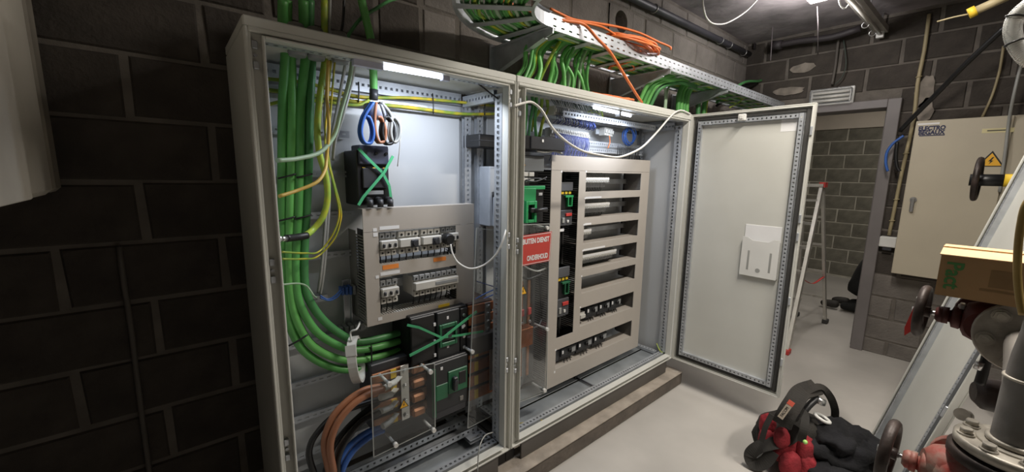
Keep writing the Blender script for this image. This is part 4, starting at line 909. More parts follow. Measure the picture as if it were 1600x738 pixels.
# -------- upper terminal rows
def term_row(label, p, q, n, m, zh, y0):
    a, b = V(p), V(q)
    t = thing('terminal_row', label, 'terminal row', ((a.x+b.x)/2, y0, min(a.z, b.z)-zh/2))
    dx = (b.x-a.x)/n
    tm = None
    for k in range(n):
        x = a.x+dx*k; z = a.z+(b.z-a.z)*k/n
        mb = MB().bbox(x, x+dx*.86, y0, y0+.045, z-zh/2, z+zh/2, .001); mb.bbox(x+dx*.1, x+dx*.76, y0-.010, y0+.002, z-zh*.2, z+zh*.22, .001)
        obj('terminal', mb, m if k % 7 else OFFW, t)
    obj('rail', MB().bbox(a.x-.03, b.x+.04, y0+.045, y0+.052, a.z-.018, a.z+.018, .001), GALV, t)
    return t
term_row('upper row of grey terminals with hanging wires, at the top of the right cabinet', (1.609,0.160,1.914), (2.021,0.160,1.906), 26, GREYP, .045, .16)
term_row('row of pale terminals with dark blue wires, below the upper row in the right cabinet', (1.677,0.250,1.812), (2.019,0.250,1.806), 22, OFFW, .05, .25)
term_row('short group of terminals with orange wires, beside the blue wire coil', (2.191,0.260,1.855), (2.282,0.260,1.849), 4, OFFW, .05, .26)
def wires(label, cat, n, fn, m, r=.0022):
    mb = MB()
    for k in range(n): mb.tube(fn(k), r, 5, 4)
    o = one('wire_bundle', mb, m, label, cat); o['kind'] = 'stuff'; return o
a, b = V((1.608,0.150,1.936)), V((1.993,0.150,1.932))
R_ = lambda s: random.uniform(-s, s)
wires('many thin grey wires rising from the upper terminal row', 'wires', 30, lambda k: [a+(b-a)*(k/30)+V(0, 0, 0), a+(b-a)*(k/30)+V(R_(.012), .03+R_(.01), .045), a+(b-a)*(k/30)+V(R_(.02), .07, .075+R_(.02))], mat('dark_grey_wire', '4e5a58', .5, var=.2))
a, b = V((1.631,0.170,1.897)), V((1.974,0.170,1.881))
wires('many dark blue wires looping under the upper terminal row', 'wires', 28, lambda k: [a+(b-a)*(k/28), a+(b-a)*(k/28)+V(R_(.01), -.02, -.03), a+(b-a)*(k/28)+V(.012+R_(.01), .02, -.045)], NAVY)
a, b = V((1.694,0.235,1.791)), V((2.003,0.235,1.774))
wires('dense dark blue wires hanging from the pale terminal row', 'wires', 40, lambda k: [a+(b-a)*(k/40)+V(0, 0, .02), a+(b-a)*(k/40)+V(R_(.004), -.01, -.02), a+(b-a)*(k/40)+V(R_(.006), .01, -.08), a+(b-a)*(k/40)+V(R_(.01), .03, -.14)], mat('slate_blue_wire', '5a629a', .5, var=.2))
a, b = V((2.329,0.250,1.735)), V((2.601,0.250,1.729))
wires('dark wires dropping behind the top edge of the right cover', 'wires', 16, lambda k: [a+(b-a)*(k/16)+V(0, 0, .03), a+(b-a)*(k/16)+V(R_(.004), 0, -.03), a+(b-a)*(k/16)+V(R_(.01), .02, -.09)], BLACK, .003)
cable([(2.214,0.240,1.827),(2.224,0.240,1.787),(2.207,0.240,1.745)], .003, ORANGE, 'thin orange wire below the short terminal group')
for k, z in ((0, 225), (1, 236)):
    p, q_ = V([(1.787,0.250,1.765),(1.789,0.250,1.725)][k]), V([(2.621,0.250,1.770),(2.626,0.250,1.730)][k])
    mb = MB().perf((p.x, .25, q_.z-.015), (1, 0, 0), (0, 0, 1), q_.x-p.x, .028, .022, .010, .004); mb.box(p.x, q_.x, .252, .27, q_.z+.011, q_.z+.013)
    obj('cross_rail', mb, GALV, cab_r)
p, q_ = V((1.648,0.200,1.885)), V((2.580,0.140,1.898))
mb = MB().perf((p.x, .13, q_.z-.015), (1, 0, 0), (0, 0, 1), q_.x-p.x, .03, .024, .011, .004); mb.box(p.x, q_.x, .132, .15, q_.z-.017, q_.z-.015)
obj('cross_rail', mb, GALV, cab_r)
# coil of blue wire
t = V((2.423,0.240,1.837)); mb = MB()
for k in range(9):
    R = .052+random.uniform(-.008, .008); o = V(random.uniform(-.006, .006), -.003*k, random.uniform(-.006, .006))
    mb.torus(t+o, (R_(.15), 1, R_(.15)), R, .0028, 24, 6)
one('wire_coil', mb, BLUE, 'coil of blue wire hanging at the top right of the right cabinet', 'wire coil')
cable([(1.920,0.200,1.900),(1.930,0.200,1.934),(2.006,0.200,1.965),(2.069,0.200,1.956),(2.086,0.200,1.916)], .0045, EARTH, 'yellow-green wire loop at the upper terminal row, outer one', n=8)
cable([(1.926,0.190,1.896),(1.936,0.190,1.923),(1.989,0.190,1.947),(2.039,0.190,1.937),(2.048,0.190,1.904)], .0045, EARTH, 'yellow-green wire loop at the upper terminal row, inner one', n=8)
# LED strip of the right cabinet
t = thing('strip_light', 'lit white strip lamp under the top of the right cabinet', 'lamp', (2.05, .06, 1.88))
a, b = V((1.805,0.050,1.937)), V((2.154,0.050,1.928))
obj('diffuser', MB().tube([a, b], .008, 10, 0), LAMP, t)
obj('lamp_back', MB().bar(a+V(-.03, 0, .012), b+V(.03, 0, .012), .03, .008), WHITEP, t)
obj('clip', MB().bar(a*.35+b*.65+V(-.008, 0, -.004), a*.35+b*.65+V(.008, 0, -.004), .03, .03), GREYP, t)
cable([(1.179,-0.010,1.866),(1.224,-0.010,1.882),(1.295,0.000,1.897),(1.338,-0.020,1.866),(1.382,-0.050,1.787),(1.470,-0.060,1.731),(1.591,-0.060,1.692),(1.761,-0.050,1.677),(1.905,-0.050,1.672),(2.041,-0.040,1.698),(2.185,-0.030,1.746),(2.356,-0.020,1.849),(2.494,-0.010,1.940),(2.559,-0.020,1.986),(2.661,-0.010,2.006),(2.771,-0.010,1.996)], .0058, WHITEW, 'white cable sagging across the top of the right cabinet')
# green cables coming down at the left of the right cabinet
for p, m, l in (([(1.421,0.200,2.035),(1.441,0.200,1.938),(1.443,0.200,1.858),(1.437,0.200,1.771)], GREEN, 'leftmost'), ([(1.456,0.200,2.034),(1.491,0.200,1.944),(1.475,0.200,1.852),(1.464,0.200,1.766)], GREEN3, 'second'), ([(1.511,0.200,2.042),(1.514,0.200,1.947),(1.508,0.200,1.848),(1.520,0.200,1.770)], GREEN, 'third'), ([(1.558,0.200,2.033),(1.610,0.210,1.943),(1.575,0.210,1.855),(1.553,0.210,1.773)], EARTH, 'fourth, yellow-green'), ([(1.544,0.200,2.038),(1.562,0.210,1.937),(1.503,0.210,1.849),(1.491,0.210,1.798)], EARTH, 'fifth, yellow-green')):
    cable(p, .009, m, 'green cable dropping to the black wire box in the right cabinet, '+l+' of five')
a, b = (1.365,0.140,1.766), (1.670,0.140,1.688)
t = thing('wire_box', 'black wire box at the upper left of the right cabinet, below the green cables', 'box', ((a[0]+b[0])/2, .2, b[2]))
obj('case', MB().bbox(a[0]-.03, b[0], .14, .34, b[2]+.01, a[2], .004), BLACK, t)
obj('lid', MB().bbox(a[0]+.055, b[0]+.003, .132, .142, b[2]+.012, a[2]-.002, .003), mat('box_charcoal', '252527', .5), t)
obj('white_mark', MB().box(a[0]+.13, a[0]+.143, .130, .1325, a[2]-.028, a[2]-.014), PAPER, t)
cable([(1.474,0.150,1.693),(1.531,0.150,1.689),(1.619,0.150,1.699),(1.670,0.150,1.688)], .006, GREYW, 'pale cable lying under the black wire box')
# clear-topped busbar block with triangle
a, b = (1.399,0.180,1.671), (1.567,0.180,1.527)
t = thing('terminal_block', 'grey terminal block with a yellow triangle, above the green breaker', 'terminal block', ((a[0]+b[0])/2, .25, b[2]))
obj('cover', MB().bbox(a[0]-.04, b[0], .18, .36, b[2]+.06, a[2], .004), mat('smoked_grey', '6d7072', .35), t)
for k in range(2):
    for j in range(2): obj('clamp', MB().bbox(a[0]+.0+k*.045, a[0]+.036+k*.045, .165, .20, b[2]+.004+j*.03, b[2]+.026+j*.03, .002), OFFW, t)
wtri('warning_sticker', t, (a[0]+.01, a[2]-.045), .02, .1795)
cable([(1.389,0.150,1.535),(1.433,0.150,1.548),(1.489,0.150,1.551),(1.551,0.150,1.545)], .004, BLACK, 'black wire over the top of the green breaker, upper one')
cable([(1.397,0.140,1.542),(1.456,0.140,1.535),(1.507,0.140,1.545),(1.545,0.140,1.558)], .004, BLACK, 'black wire over the top of the green breaker, lower one')
# green breaker in the right cabinet
a, b = (1.359,0.140,1.513), (1.535,0.140,1.318)
def f_gr(t, x0, x1, z0, z1, y):
    w, h = x1-x0, z1-z0; x0 += .0
    obj('green_top', MB().bbox(x0, x1, y-.004, y+.02, z1-h*.10, z1, .002), SGREEN, t)
    obj('green_stem', MB().bbox(x0+w*.38, x0+w*.72, y-.006, y+.01, z1-h*.40, z1-h*.06, .002), SGREEN, t)
    g = MB()
    for q in ((.40, .47, .02, .60), (.65, .72, .02, .60), (.47, .65, .50, .60), (.47, .65, .02, .10)): g.bbox(x0+w*q[0], x0+w*q[1], y-.016, y+.01, z0+h*q[2], z0+h*q[3], .002)
    obj('handle_frame', g, SGREEN, t)
    obj('handle', MB().bbox(x0+w*.50, x0+w*.63, y-.028, y, z0+h*.30, z0+h*.42, .003).cyl((x0+w*.6, y-.02, z0+h*.34), (x0+w*.95, y-.03, z0+h*.36), .012, 10), BLACK, t)
    obj('white_marker', MB().box(x0+w*.82, x0+w*.92, y-.002, y+.007, z0+h*.74, z0+h*.81), PAPER, t)
big_breaker('black breaker with a bright green front, above the red sign in the right cabinet', (a[0]-.07, b[0], b[2], a[2]), .14, .34, f_gr)
# clear cover, red sign, triangle, copper behind
q = [(1.256,0.080,1.327),(1.518,0.080,1.315),(1.534,0.080,0.349),(1.275,0.080,0.372)]
plr = plexi('plexiglass_cover', 'clear plastic cover hung with a red sign, at the left of the right cabinet', q, .08, [(1.490,0.080,1.297), (1.513,0.080,0.733), (1.507,0.080,0.374)])
c_ = (1.336,0.080,0.978); wtri('warning_sticker', plr, (c_[0], c_[2]), .030, .0798)
a, b = (1.289,0.060,1.273), (1.516,0.060,1.118)
t = thing('service_sign', 'red sign with white lettering hung on the clear cover beside the centre frame', 'sign', ((a[0]+b[0])/2, .06, b[2]))
sw = .235; sx1 = b[0]; sx0 = sx1-sw; sz0, sz1 = b[2], a[2]
tl = .03
SQ = [(sx0, .06, sz1), (sx1, .06, sz1+.004), (sx1-.010, .06, sz0+.002), (sx0-.006, .06, sz0)]
obj('board', MB().prism(SQ, (0, .003, 0)), REDS, t)
bd = MB(); ins = [(sx0+.005, .0594, sz1-.005), (sx1-.006, .0594, sz1-.001), (sx1-.015, .0594, sz0+.007), (sx0, .0594, sz0+.005)]
for k in range(4): bd.bar(ins[k], ins[(k+1) % 4], .0025, .0006, (0, 1, 0))
obj('border', bd, PAPER, t)
text('lettering', 'BUITEN DIENST', .036, FY((sx0+sx1)/2+.004, .0593, sz1-.034), PAPER, t, .0004, sx=.74, bold=.0012)
text('lettering', 'ONDERHOUD', .036, FY((sx0+sx1)/2+.016, .0593, sz0+.034), PAPER, t, .0004, sx=.64, bold=.0012)
t = thing('busbar_terminal', 'copper bars and block standing behind the clear cover of the right cabinet', 'busbar', (1.472,0.200,0.468))
a, b = (1.364,0.150,0.727), (1.486,0.150,0.634)
obj('copper_block', MB().bbox(a[0]-.05, b[0], .15, .21, b[2]-.01, a[2]+.005, .004), COPPER, t)
for px__ in ((1.440,0.200,0.766)[0], (1.494,0.200,0.753)[0]):
    obj('copper_bar', MB().bbox(px__-.010, px__+.010, .2, .21, b[2]-.22, a[2]+.26, .002), COPPERB, t)
    obj('bolt', MB().cyl((px__, .185, a[2]+.02), (px__, .2, a[2]+.02), .009, 6), STEEL, t)
    obj('red_clamp', MB().bbox(px__-.012, px__+.012, .19, .2, a[2]+.06, a[2]+.10, .002), RED, t)
obj('insulator', MB().lathe((a[0]+.03, .24, b[2]-.26), (0, 0, 1), [(0, .07), (.03, .08), (.05, .07)], 18), mat('smoked_grey', '6d7072', .35), t)
for i, (p, l) in enumerate((([(1.408,0.200,1.093),(1.485,0.200,1.053),(1.555,0.200,1.028),(1.658,0.220,1.032)], 'upper'), ([(1.401,0.200,1.030),(1.482,0.200,0.995),(1.566,0.200,1.004),(1.659,0.220,1.009)], 'middle'), ([(1.390,0.180,0.717),(1.477,0.180,0.703),(1.557,0.180,0.713),(1.597,0.200,0.729)], 'lower'))): cable(p, .0055, (GREYW, BLACK, DARK)[i], 'bent cable behind the clear cover of the right cabinet, '+l+' one of three', n=8)
for i, (p, l) in enumerate((([(1.483,0.200,1.305),(1.545,0.250,1.110),(1.558,0.250,0.841),(1.554,0.250,0.645)], 'left'), ([(1.536,0.200,1.301),(1.606,0.250,1.103),(1.638,0.250,0.825),(1.652,0.250,0.578)], 'right'))): cable(p, .007, BLACK, 'upright black cable behind the clear cover of the right cabinet, '+l+' of two', n=8)
# things on the floor of the right cabinet
a, b = (1.860,0.150,0.307), (1.972,0.060,0.223)
one('threaded_rod', MB().cyl((1.973,0.243,0.225), (1.976,0.063,0.225), .006, 8).cyl((1.976,0.251,0.225), (1.970,0.224,0.225), .011, 8).cyl((1.976,0.083,0.225), (1.973,0.056,0.225), .011, 8), DARK, 'dark threaded rod lying on the floor plate of the right cabinet', 'rod')
cable([(2.761,0.100,0.293),(2.753,0.060,0.247),(2.817,0.030,0.219),(2.878,0.000,0.222),(2.908,-0.030,0.235)], .0035, EARTH, 'yellow-green bonding wire from the right cabinet to its open door', n=6)
cable([(1.346,0.096,0.226), (1.428,0.065,0.226), (1.493,0.005,0.226)], .002, YELL, 'thin yellow wire lying on the floor plate of the right cabinet', n=6)
# document pocket, latch and label on the open door (parts of the door)
def raw(name, mb, mats, parent, label=None):
    # mesh given in the parent's own axes
    o = bpy.data.objects.new(name, mb.mesh(name, mats)); COL.objects.link(o); o.parent = parent
    if label: o['label'] = label
    return o
def dl(p): return V(p[1]+.716, 2.835-p[0], p[2]-.199)
tl_, tr_, br_, bl_ = (dl(p) for p in [(2.800,-0.411,1.268),(2.800,-0.621,1.279),(2.800,-0.636,0.939),(2.800,-0.415,0.947)])
xa, xb_ = tr_.x, tl_.x; zt_ = (tl_.z+tr_.z)/2; zb_ = (bl_.z+br_.z)/2
hh = zt_-zb_
pk = raw('document_pocket', MB().prism([(xa, .022, zb_), (xb_, .022, zb_), (xb_, .022, zb_+hh*.76), (xb_-.03, .022, zb_+hh*.76), (xb_-.06, .022, zb_+hh*.70), (xa+.06, .022, zb_+hh*.70), (xa+.03, .022, zb_+hh*.76), (xa, .022, zb_+hh*.76)], (0, .004, 0)), WHITEP, dr, 'white plastic document pocket')
raw('pocket_back', MB().bbox(xa+.002, xb_-.004, .007, .010, zb_+.01, zt_, .001), PAPER, pk)
pr = MB()
for a, b in ((xa, xa+.004), (xb_-.004, xb_)): pr.box(a, b, .006, .022, zb_, zb_+hh*.72)
pr.box(xa, xb_, .006, .022, zb_, zb_+.004); raw('pocket_rim', pr, WHITEP, pk)
for xs in (xa+.035, xb_-.050): raw('pocket_slot', MB().bbox(xs, xs+.012, .0255, .0268, zb_+hh*.12, zb_+hh*.50, .0005), GREYW, pk)
raw('pocket_hole', MB().cyl(((xa+xb_)/2, .0255, zb_+hh*.13), ((xa+xb_)/2, .0268, zb_+hh*.13), .014, 16), GREYW, pk)
l_ = dl((2.800,-0.338,1.944)); raw('latch_box', MB().bbox(l_.x-.022, l_.x+.022, .026, .052, l_.z-.02, l_.z+.022, .004).bbox(l_.x-.010, l_.x+.010, .05, .056, l_.z-.008, l_.z+.012, .001), WHITEP, dr)
raw('latch_socket', MB().bbox(l_.x-.009, l_.x+.009, .052, .0535, l_.z-.006, l_.z+.010, .001), DARK, dr)
l_ = dl((2.830,-0.598,1.891)); raw('rating_label', MB().box(l_.x-.05, l_.x+.05, .0062, .0068, l_.z-.045, l_.z+.03), PAPER, dr)
# ---------------------------------------------------------------- second, removed door leaning at the right
d2 = door('cabinet_door', 'removed cabinet door leaning against the pipes at the right, its inside showing', .712, 1.795, False)
A_, B_, D_ = V(3.033, -1.1515, 0), V(2.336, -1.297, 0), V(.0437, -.2103, .9767).normalized()
ex = (A_-B_).normalized(); ez = (D_-ex*D_.dot(ex)).normalized(); ey = ez.cross(ex)
M_ = Matrix((ex, ey, ez)).transposed().to_4x4(); M_.translation = B_
d2.matrix_world = M_

# ================================================================ TRAY AND CABLES ABOVE
TZ = 2.236; TH = .062
def tray_path():
    # (centre point, unit direction, side vector) from the right end to the bend and out over the aisle
    pts = []
    for i in range(0, 34): pts.append((V(4.70-i*.1, .15, TZ), V(-1, 0, 0)))
    for k in range(0, 13):
        a = PI/2*k/12; c = V(1.39, -.26, TZ); R = .41
        pts.append((c+V(-math.sin(a)*R, math.cos(a)*R, 0), V(-math.cos(a), -math.sin(a), 0)))
    for i in range(1, 24): pts.append((V(.98, -.26-i*.1, TZ), V(0, -1, 0)))
    return pts
TP = tray_path()
tray = thing('cable_tray', 'long perforated grey cable tray on wall brackets above the cabinets', 'cable tray', (2.5, .15, TZ))
def side_pts(s): return [p+Vector((d.y, -d.x, 0))*s for p, d in TP]
# straight side rails with slots, bent ones plain
hw = .152
fr_ = MB().perf((1.40, .15-hw, TZ), (1, 0, 0), (0, 0, 1), 3.30, TH/2, .055, .022, .003, hw=.007)
fr_.perf((1.40, .15-hw, TZ+TH/2), (1, 0, 0), (0, 0, 1), 3.30, TH/2, .055, .022, .003, hw=.007)
fr_.box(1.40, 4.70, .15-hw-.001, .15-hw+.012, TZ+TH, TZ+TH+.002).box(1.40, 4.70, .15-hw, .15-hw+.012, TZ-.002, TZ)
obj('front_rail', fr_, GALV, tray)
obj('rear_rail', MB().perf((1.40, .15+hw, TZ), (1, 0, 0), (0, 0, 1), 3.30, TH, .055, .022, .003, hw=.007).box(1.40, 4.70, .15+hw-.012, .15+hw, TZ-.002, TZ), GALV, tray)
for s, nm in ((-1, 'inner'), (1, 'outer')):
    mb = MB(); arc = [V(1.39, -.26, 0)+V(-math.sin(a), math.cos(a), 0)*(.41+s*hw) for a in [PI/2*k/12 for k in range(13)]]
    arc = [V(1.40, arc[0].y, 0)]+arc+[V(arc[-1].x, -2.6, 0)]
    for a, b in zip(arc, arc[1:]):
        mb.quad((a.x, a.y, TZ), (b.x, b.y, TZ), (b.x, b.y, TZ+TH+.006), (a.x, a.y, TZ+TH+.006))
        n_ = (b-a).normalized().cross(V(0, 0, 1))*(.014*s)
        mb.quad((a.x, a.y, TZ), (b.x, b.y, TZ), (b.x+n_.x, b.y+n_.y, TZ-.001), (a.x+n_.x, a.y+n_.y, TZ-.001)).quad((a.x, a.y, TZ+TH+.006), (b.x, b.y, TZ+TH+.006), (b.x+n_.x, b.y+n_.y, TZ+TH+.006), (a.x+n_.x, a.y+n_.y, TZ+TH+.006))
    obj('bend_rail', mb, GALV, tray)
# rungs: flat strips under the cables
last = 0; acc = 0
for i in range(1, len(TP)):
    acc += (TP[i][0]-TP[i-1][0]).length
    if acc-last >= .125:
        last = acc; p, d = TP[i]; sv = Vector((d.y, -d.x, 0))
        obj('rung', MB().obox(p-sv*hw-d*.022+V(0, 0, -.001), sv*2*hw, d*.044, V(0, 0, .003)), GALV, tray)
# cables lying in the tray
tc = [GREEN, GREEN2, GREEN3, MINT, GREEN, EARTH, GREEN2, GREEN, GREEN3, MINT]
for k in range(20):
    s = -.125+.0132*k; layer = .012 if k % 2 else .016
    r = .0065+.002*(k % 3 == 0); nz = [random.uniform(-.006, .006) for _ in TP]
    end = len(TP)
    pts = [p+Vector((d.y, -d.x, 0))*(s+nz[i])+V(0, 0, layer+abs(nz[i])*1.2) for i, (p, d) in enumerate(TP[:end]) if i % 2 == 0 or 33 < i < 47]
    mb = MB().tube(pts, r, 7, 2)
    one('tray_cable', mb, tc[k % 10], ORD[k]+' cable from the tray wall farthest from the blocks, lying in the cable tray', 'cable', 'green cables lying in the tray')
# brackets
def bracket(x, lab=None, clean=False):
    t = thing('wall_bracket', lab, 'bracket', (x, .42, TZ-.14))
    obj('arm', MB().prism([(x-.003, .40, TZ-.14), (x-.003, .40, TZ-.005), (x-.003, -.03, TZ-.005), (x-.003, -.03, TZ-.03), (x-.003, .02, TZ-.04)], (.006, 0, 0)).box(x-.022, x+.022, -.03, .40, TZ-.007, TZ-.004), GALV, t)
    lp = V(x, .40, TZ-.14); lq = V(x, .02, TZ-.04)
    obj('lower_flange', MB().bar(lp, lq, .03, .003, (1, 0, 0)) if False else MB().bar(lp, lq, .03, .003), GALV, t)
    obj('wall_plate', MB().bbox(x-.03, x+.03, .402, .41, TZ-.16, TZ+.01, .001), GALV, t)
    obj('bolt', MB().cyl((x+.012, .392, TZ-.03), (x+.012, .402, TZ-.03), .011, 6), STEEL, t)
bracket(1.39, 'steel wall bracket under the cable tray at its bend, nearest the left cabinet')
bracket(2.44, 'steel wall bracket under the middle of the cable tray, behind the orange cable')
bracket(3.30, 'steel wall bracket under the far part of the cable tray')
# green cables falling from the tray into the right cabinet
rb = random.Random(3)
for k in range(22):
    u = k/21; tx = 1.46+.36*u; bx_ = 1.31+.60*u+rb.uniform(-.010, .010); yb = .16+rb.uniform(-.05, .07)
    pts = [(tx+.22, .12+rb.uniform(-.05, .05), TZ+.03), (tx+.06, .13, TZ+.035), (tx-.02+(bx_-tx)*.3, .14+rb.uniform(-.04, .04), TZ-.05), ((tx+bx_)/2+rb.uniform(-.02, .02), (yb+.14)/2, TZ-.14), (bx_, yb, ZT-.005)]
    cable(pts, .0085+.003*(k % 4 == 0), (GREEN2, GREEN, GREEN2, MINT if k > 9 else EARTH)[k % 4], ORD[k]+' from the left of the cables falling from the tray into the right cabinet', 'green cables falling from the tray into the right cabinet', n=8)
for i, (px_a, px_b, m) in enumerate(((1003, 1062, GREEN2), (1008, 1060, GREEN), (1013, 1058, GREEN2), (1018, 1056, GREEN3))):
    bx_ = [(2.405,0.180,2.059), (2.451,0.180,2.056), (2.497,0.180,2.058), (2.545,0.180,2.059)][i]
    up_ = [(2.474,0.100,2.178), (2.521,0.100,2.177), (2.562,0.100,2.175), (2.621,0.100,2.167)][i]; e_ = [(2.726,0.080,2.255), (2.763,0.080,2.248), (2.783,0.080,2.234), (2.804,0.080,2.220)][i]
    cable([(bx_[0], bx_[1], ZT-.005), (V(bx_)*.45+V(up_)*.55)+V(0, 0, .02), V(up_)+V(.02, 0, .02), V(e_), V(e_)+V(.25, .02, .01)], .014, m, ('outermost', 'second', 'third', 'innermost')[i]+' of four thick green cables arching down from the tray')
for i, (x_, m, n_) in enumerate(((3.00, GREEN, 'first'), (3.045, GREEN2, 'second'), (3.09, GREEN, 'third'), (3.135, GREEN2, 'fourth'), (3.33, GREEN3, 'fifth'), (3.43, GREEN, 'sixth'), (3.47, EARTH, 'seventh'))):
    cable([(x_+.10, .16, TZ+.02), (x_+.03, .18, TZ+.022), (x_, .20, TZ-.05), (x_, .2, 2.05), (x_, .2, 1.6)], .018 if m is not EARTH else .010, m, n_+' from the left of the green cables dropping behind the open door')
for i, (x_, n_) in enumerate(((2.80, 'left'), (2.825, 'right'))): cable([(x_+.04*(i*2-1), .2, TZ), (x_, .2, TZ-.06), (x_, .2, ZT-.1)], .008, MINT, 'pale upright cable dropping beside the thick green cables, '+n_+' one', n=8)
# orange cables
cable([(1.140,0.050,2.301),(1.387,0.030,2.294),(1.494,0.000,2.292),(1.609,-0.020,2.297),(1.667,-0.060,2.236),(1.769,-0.060,2.197),(1.859,-0.050,2.153),(1.983,-0.030,2.095),(2.177,0.020,2.034),(2.284,0.060,2.022)], .0075, ORANGE, 'orange cable hanging from the tray edge down to the right cabinet top')
cable([(1.448,0.050,2.345),(1.608,0.050,2.338),(1.783,0.050,2.362),(1.980,0.050,2.388),(2.202,0.050,2.404),(2.419,0.050,2.399),(2.561,0.050,2.397),(2.563,0.050,2.382)], .0065, ORANGE, 'orange cable running along the tray to the orange coil')
cable([(1.527,0.040,2.322),(1.694,0.040,2.338),(1.826,0.040,2.350),(1.928,0.040,2.341),(2.002,0.040,2.324)], .006, ORANGE, 'short orange cable bending down at the tray edge')
def coil(c, R, n, r, ax, lab, sq=.5, rnd=.02):
    mb = MB(); c = V(c)
    for k in range(n):
        ph = random.uniform(0, 6.28); off = V(R_(rnd), R_(rnd), .006*(k % 5)+R_(.004)); RR = R*random.uniform(.8, 1.05)
        mb.tube([c+off+V(RR*math.cos(a), RR*sq*math.sin(a), .012*math.sin(a*2+ph)) for a in [2*PI*i/20 for i in range(20)]], r, 6, 2, True)
    return one('cable_coil', mb, ORANGE, lab, 'cable coil')
coil((2.14, .08, TZ+.075), .22, 12, .0062, 0, 'large coil of orange cable lying on top of the cable tray', .55)
coil(V((2.240,0.175,2.250)), .10, 6, .006, 0, 'orange cable coil showing through the tray from below', .8)
coil(V((2.135,0.097,2.020))+V(0, .1, 0), .20, 6, .006, 0, 'flat orange cable coil lying on the right cabinet top', .45)
# cables at the tray's far end
cable([(3.677,0.100,2.152),(3.865,0.100,2.216),(3.857,0.050,2.262),(4.059,0.100,2.311)], .005, EARTH, 'pale yellow-green wire sticking up at the far end of the tray', n=6)
cable([(4.300,0.067,2.236), (4.300,0.019,2.287)], .004, GREYW, 'short thin grey stub sticking up behind the open door', n=6)
for i, p in enumerate(([(3.769,0.250,2.222),(4.080,0.250,2.374),(4.359,0.250,2.484),(4.682,0.250,2.539),(4.974,0.280,2.620)], [(3.890,0.300,2.214),(4.286,0.300,2.380),(4.585,0.300,2.482),(4.915,0.300,2.582),(5.093,0.320,2.645)])): cable(p, .012, (GREEN3, BLACK)[i], ('dark green', 'black')[i]+' cable passing into the wall in the far corner')
one('pipe_stub', MB().tube([(4.424,0.300,2.459),(4.827,0.300,2.562),(5.485,0.380,2.744)], .016, 10, 3), BLACK, 'black tube entering the far corner of the room', 'tube')
# wall pipe, ceiling items
pp = MB().tube([(1.0, .37, 2.765), (2.5, .37, 2.79), (4.70, .37, 2.825)], .026, 12, 3)
pipe = one('wall_pipe', pp, mat('black_pipe', '3a393f', .5), 'black pipe running along the back wall under the ceiling', 'pipe')
for x_ in (2.86, 4.0):
    obj('pipe_clip', MB().torus((x_, .37, 2.79+.016*(x_-2.5)), (1, 0, 0), .030, .004, 16, 6), STEEL, pipe)
for x_ in (4.2, 4.55): obj('pipe_clip', MB().torus((x_, .37, 2.815), (1, 0, 0), .030, .004, 16, 6), STEEL, pipe)
cable([(3.097,0.131,2.900), (3.094,0.116,2.800), (3.166,0.119,2.740), (3.264,0.108,2.720), (3.379,0.063,2.740), (3.500,-0.021,2.830), (3.531,-0.111,2.930)], .006, WHITEW, 'white cable looping down from the ceiling', n=8)
# lit flood lamp at the ceiling
t = thing('flood_lamp', 'lit white lamp at the ceiling, at the top edge above the doorway', 'lamp', (3.703,-0.447,2.860))
l0 = V((3.703,-0.447,2.860))
obj('housing', MB().bbox(l0.x-.10, l0.x+.10, l0.y-.10, l0.y+.10, l0.z+.02, l0.z+.06, .008), GREYP, t)
obj('lamp_face', MB().bbox(l0.x-.085, l0.x+.085, l0.y-.085, l0.y+.085, l0.z+.0, l0.z+.019, .004), LAMPW, t)
obj('stem', MB().cyl((l0.x, l0.y, l0.z+.06), (l0.x, l0.y, ZC), .012, 8), GREYP, t)
cable([(3.810,-0.402,2.840), (3.874,-0.406,2.720), (4.256,-0.334,2.600)], .004, mat('dim_grey_cable', '6d6668', .6), 'thin cable hanging below the ceiling lamp', n=6)
cable([(4.400,0.095,3.186), (4.400,0.079,2.934), (4.400,0.066,2.651)], .004, mat('dim_grey_cable', '6d6668', .6), 'thin cable hanging in front of the end wall near the corner', n=6)
# unlit tube fitting
t = thing('tube_light_fitting', 'long grey unlit tube light fitting at the ceiling', 'lamp', (4.0, -.64, 2.80))
p0, p1 = V((3.607,-0.629,2.820)), V((4.742,-0.649,2.820))
obj('trunk', MB().bar(p0, p1, .085, .045), mat('fitting_grey', '9b9791', .5), t)
obj('tube', MB().cyl(p0+V(.0, -.0, -.04), p1+V(-.06, 0, -.04), .014, 10), mat('unlit_tube', 'c9c5bd', .3), t)
obj('end_socket', MB().bbox(p1.x-.07, p1.x-.03, p1.y-.025, p1.y+.025, p1.z-.07, p1.z-.01, .004), WHITEP, t)
for p in (p0*.45+p1*.55, p1+V(-.05, 0, 0)): obj('hanger', MB().cyl(p+V(0, 0, .02), (p.x, p.y, ZC), .006, 8), STEEL, t)
for p in (p0*.3+p1*.7, p0*.05+p1*.95): obj('clip', MB().torus(p+V(0, .05, -.02), (1, .2, .2), .022, .004, 14, 6), STEEL, t)
cable([(3.590,-0.573,2.800), (3.718,-0.562,2.780), (3.778,-0.578,2.770), (3.768,-0.602,2.790)], .005, GREYW, 'grey lead looping beside the unlit tube fitting', n=6)
one('ceiling_pipe', MB().tube([(4.600,0.096,2.833), (4.600,-0.097,2.831), (4.600,-0.338,2.810), (4.600,-0.531,2.837)], .028, 12, 3).cyl((4.600,0.135,2.842), (4.600,0.048,2.829), .04, 12), mat('dark_pipe', '332e30', .6), 'dark pipe high on the end wall near the corner', 'pipe')
one('cable_box', MB().bbox(XE-.06, XE, *sorted(((4.750,0.433,2.930)[1]-.09, (4.750,0.339,2.910)[1]+.0)), 2.88, 2.94, .004), mat('dark_pipe', '332e30', .6), 'small dark box at the ceiling corner', 'box')
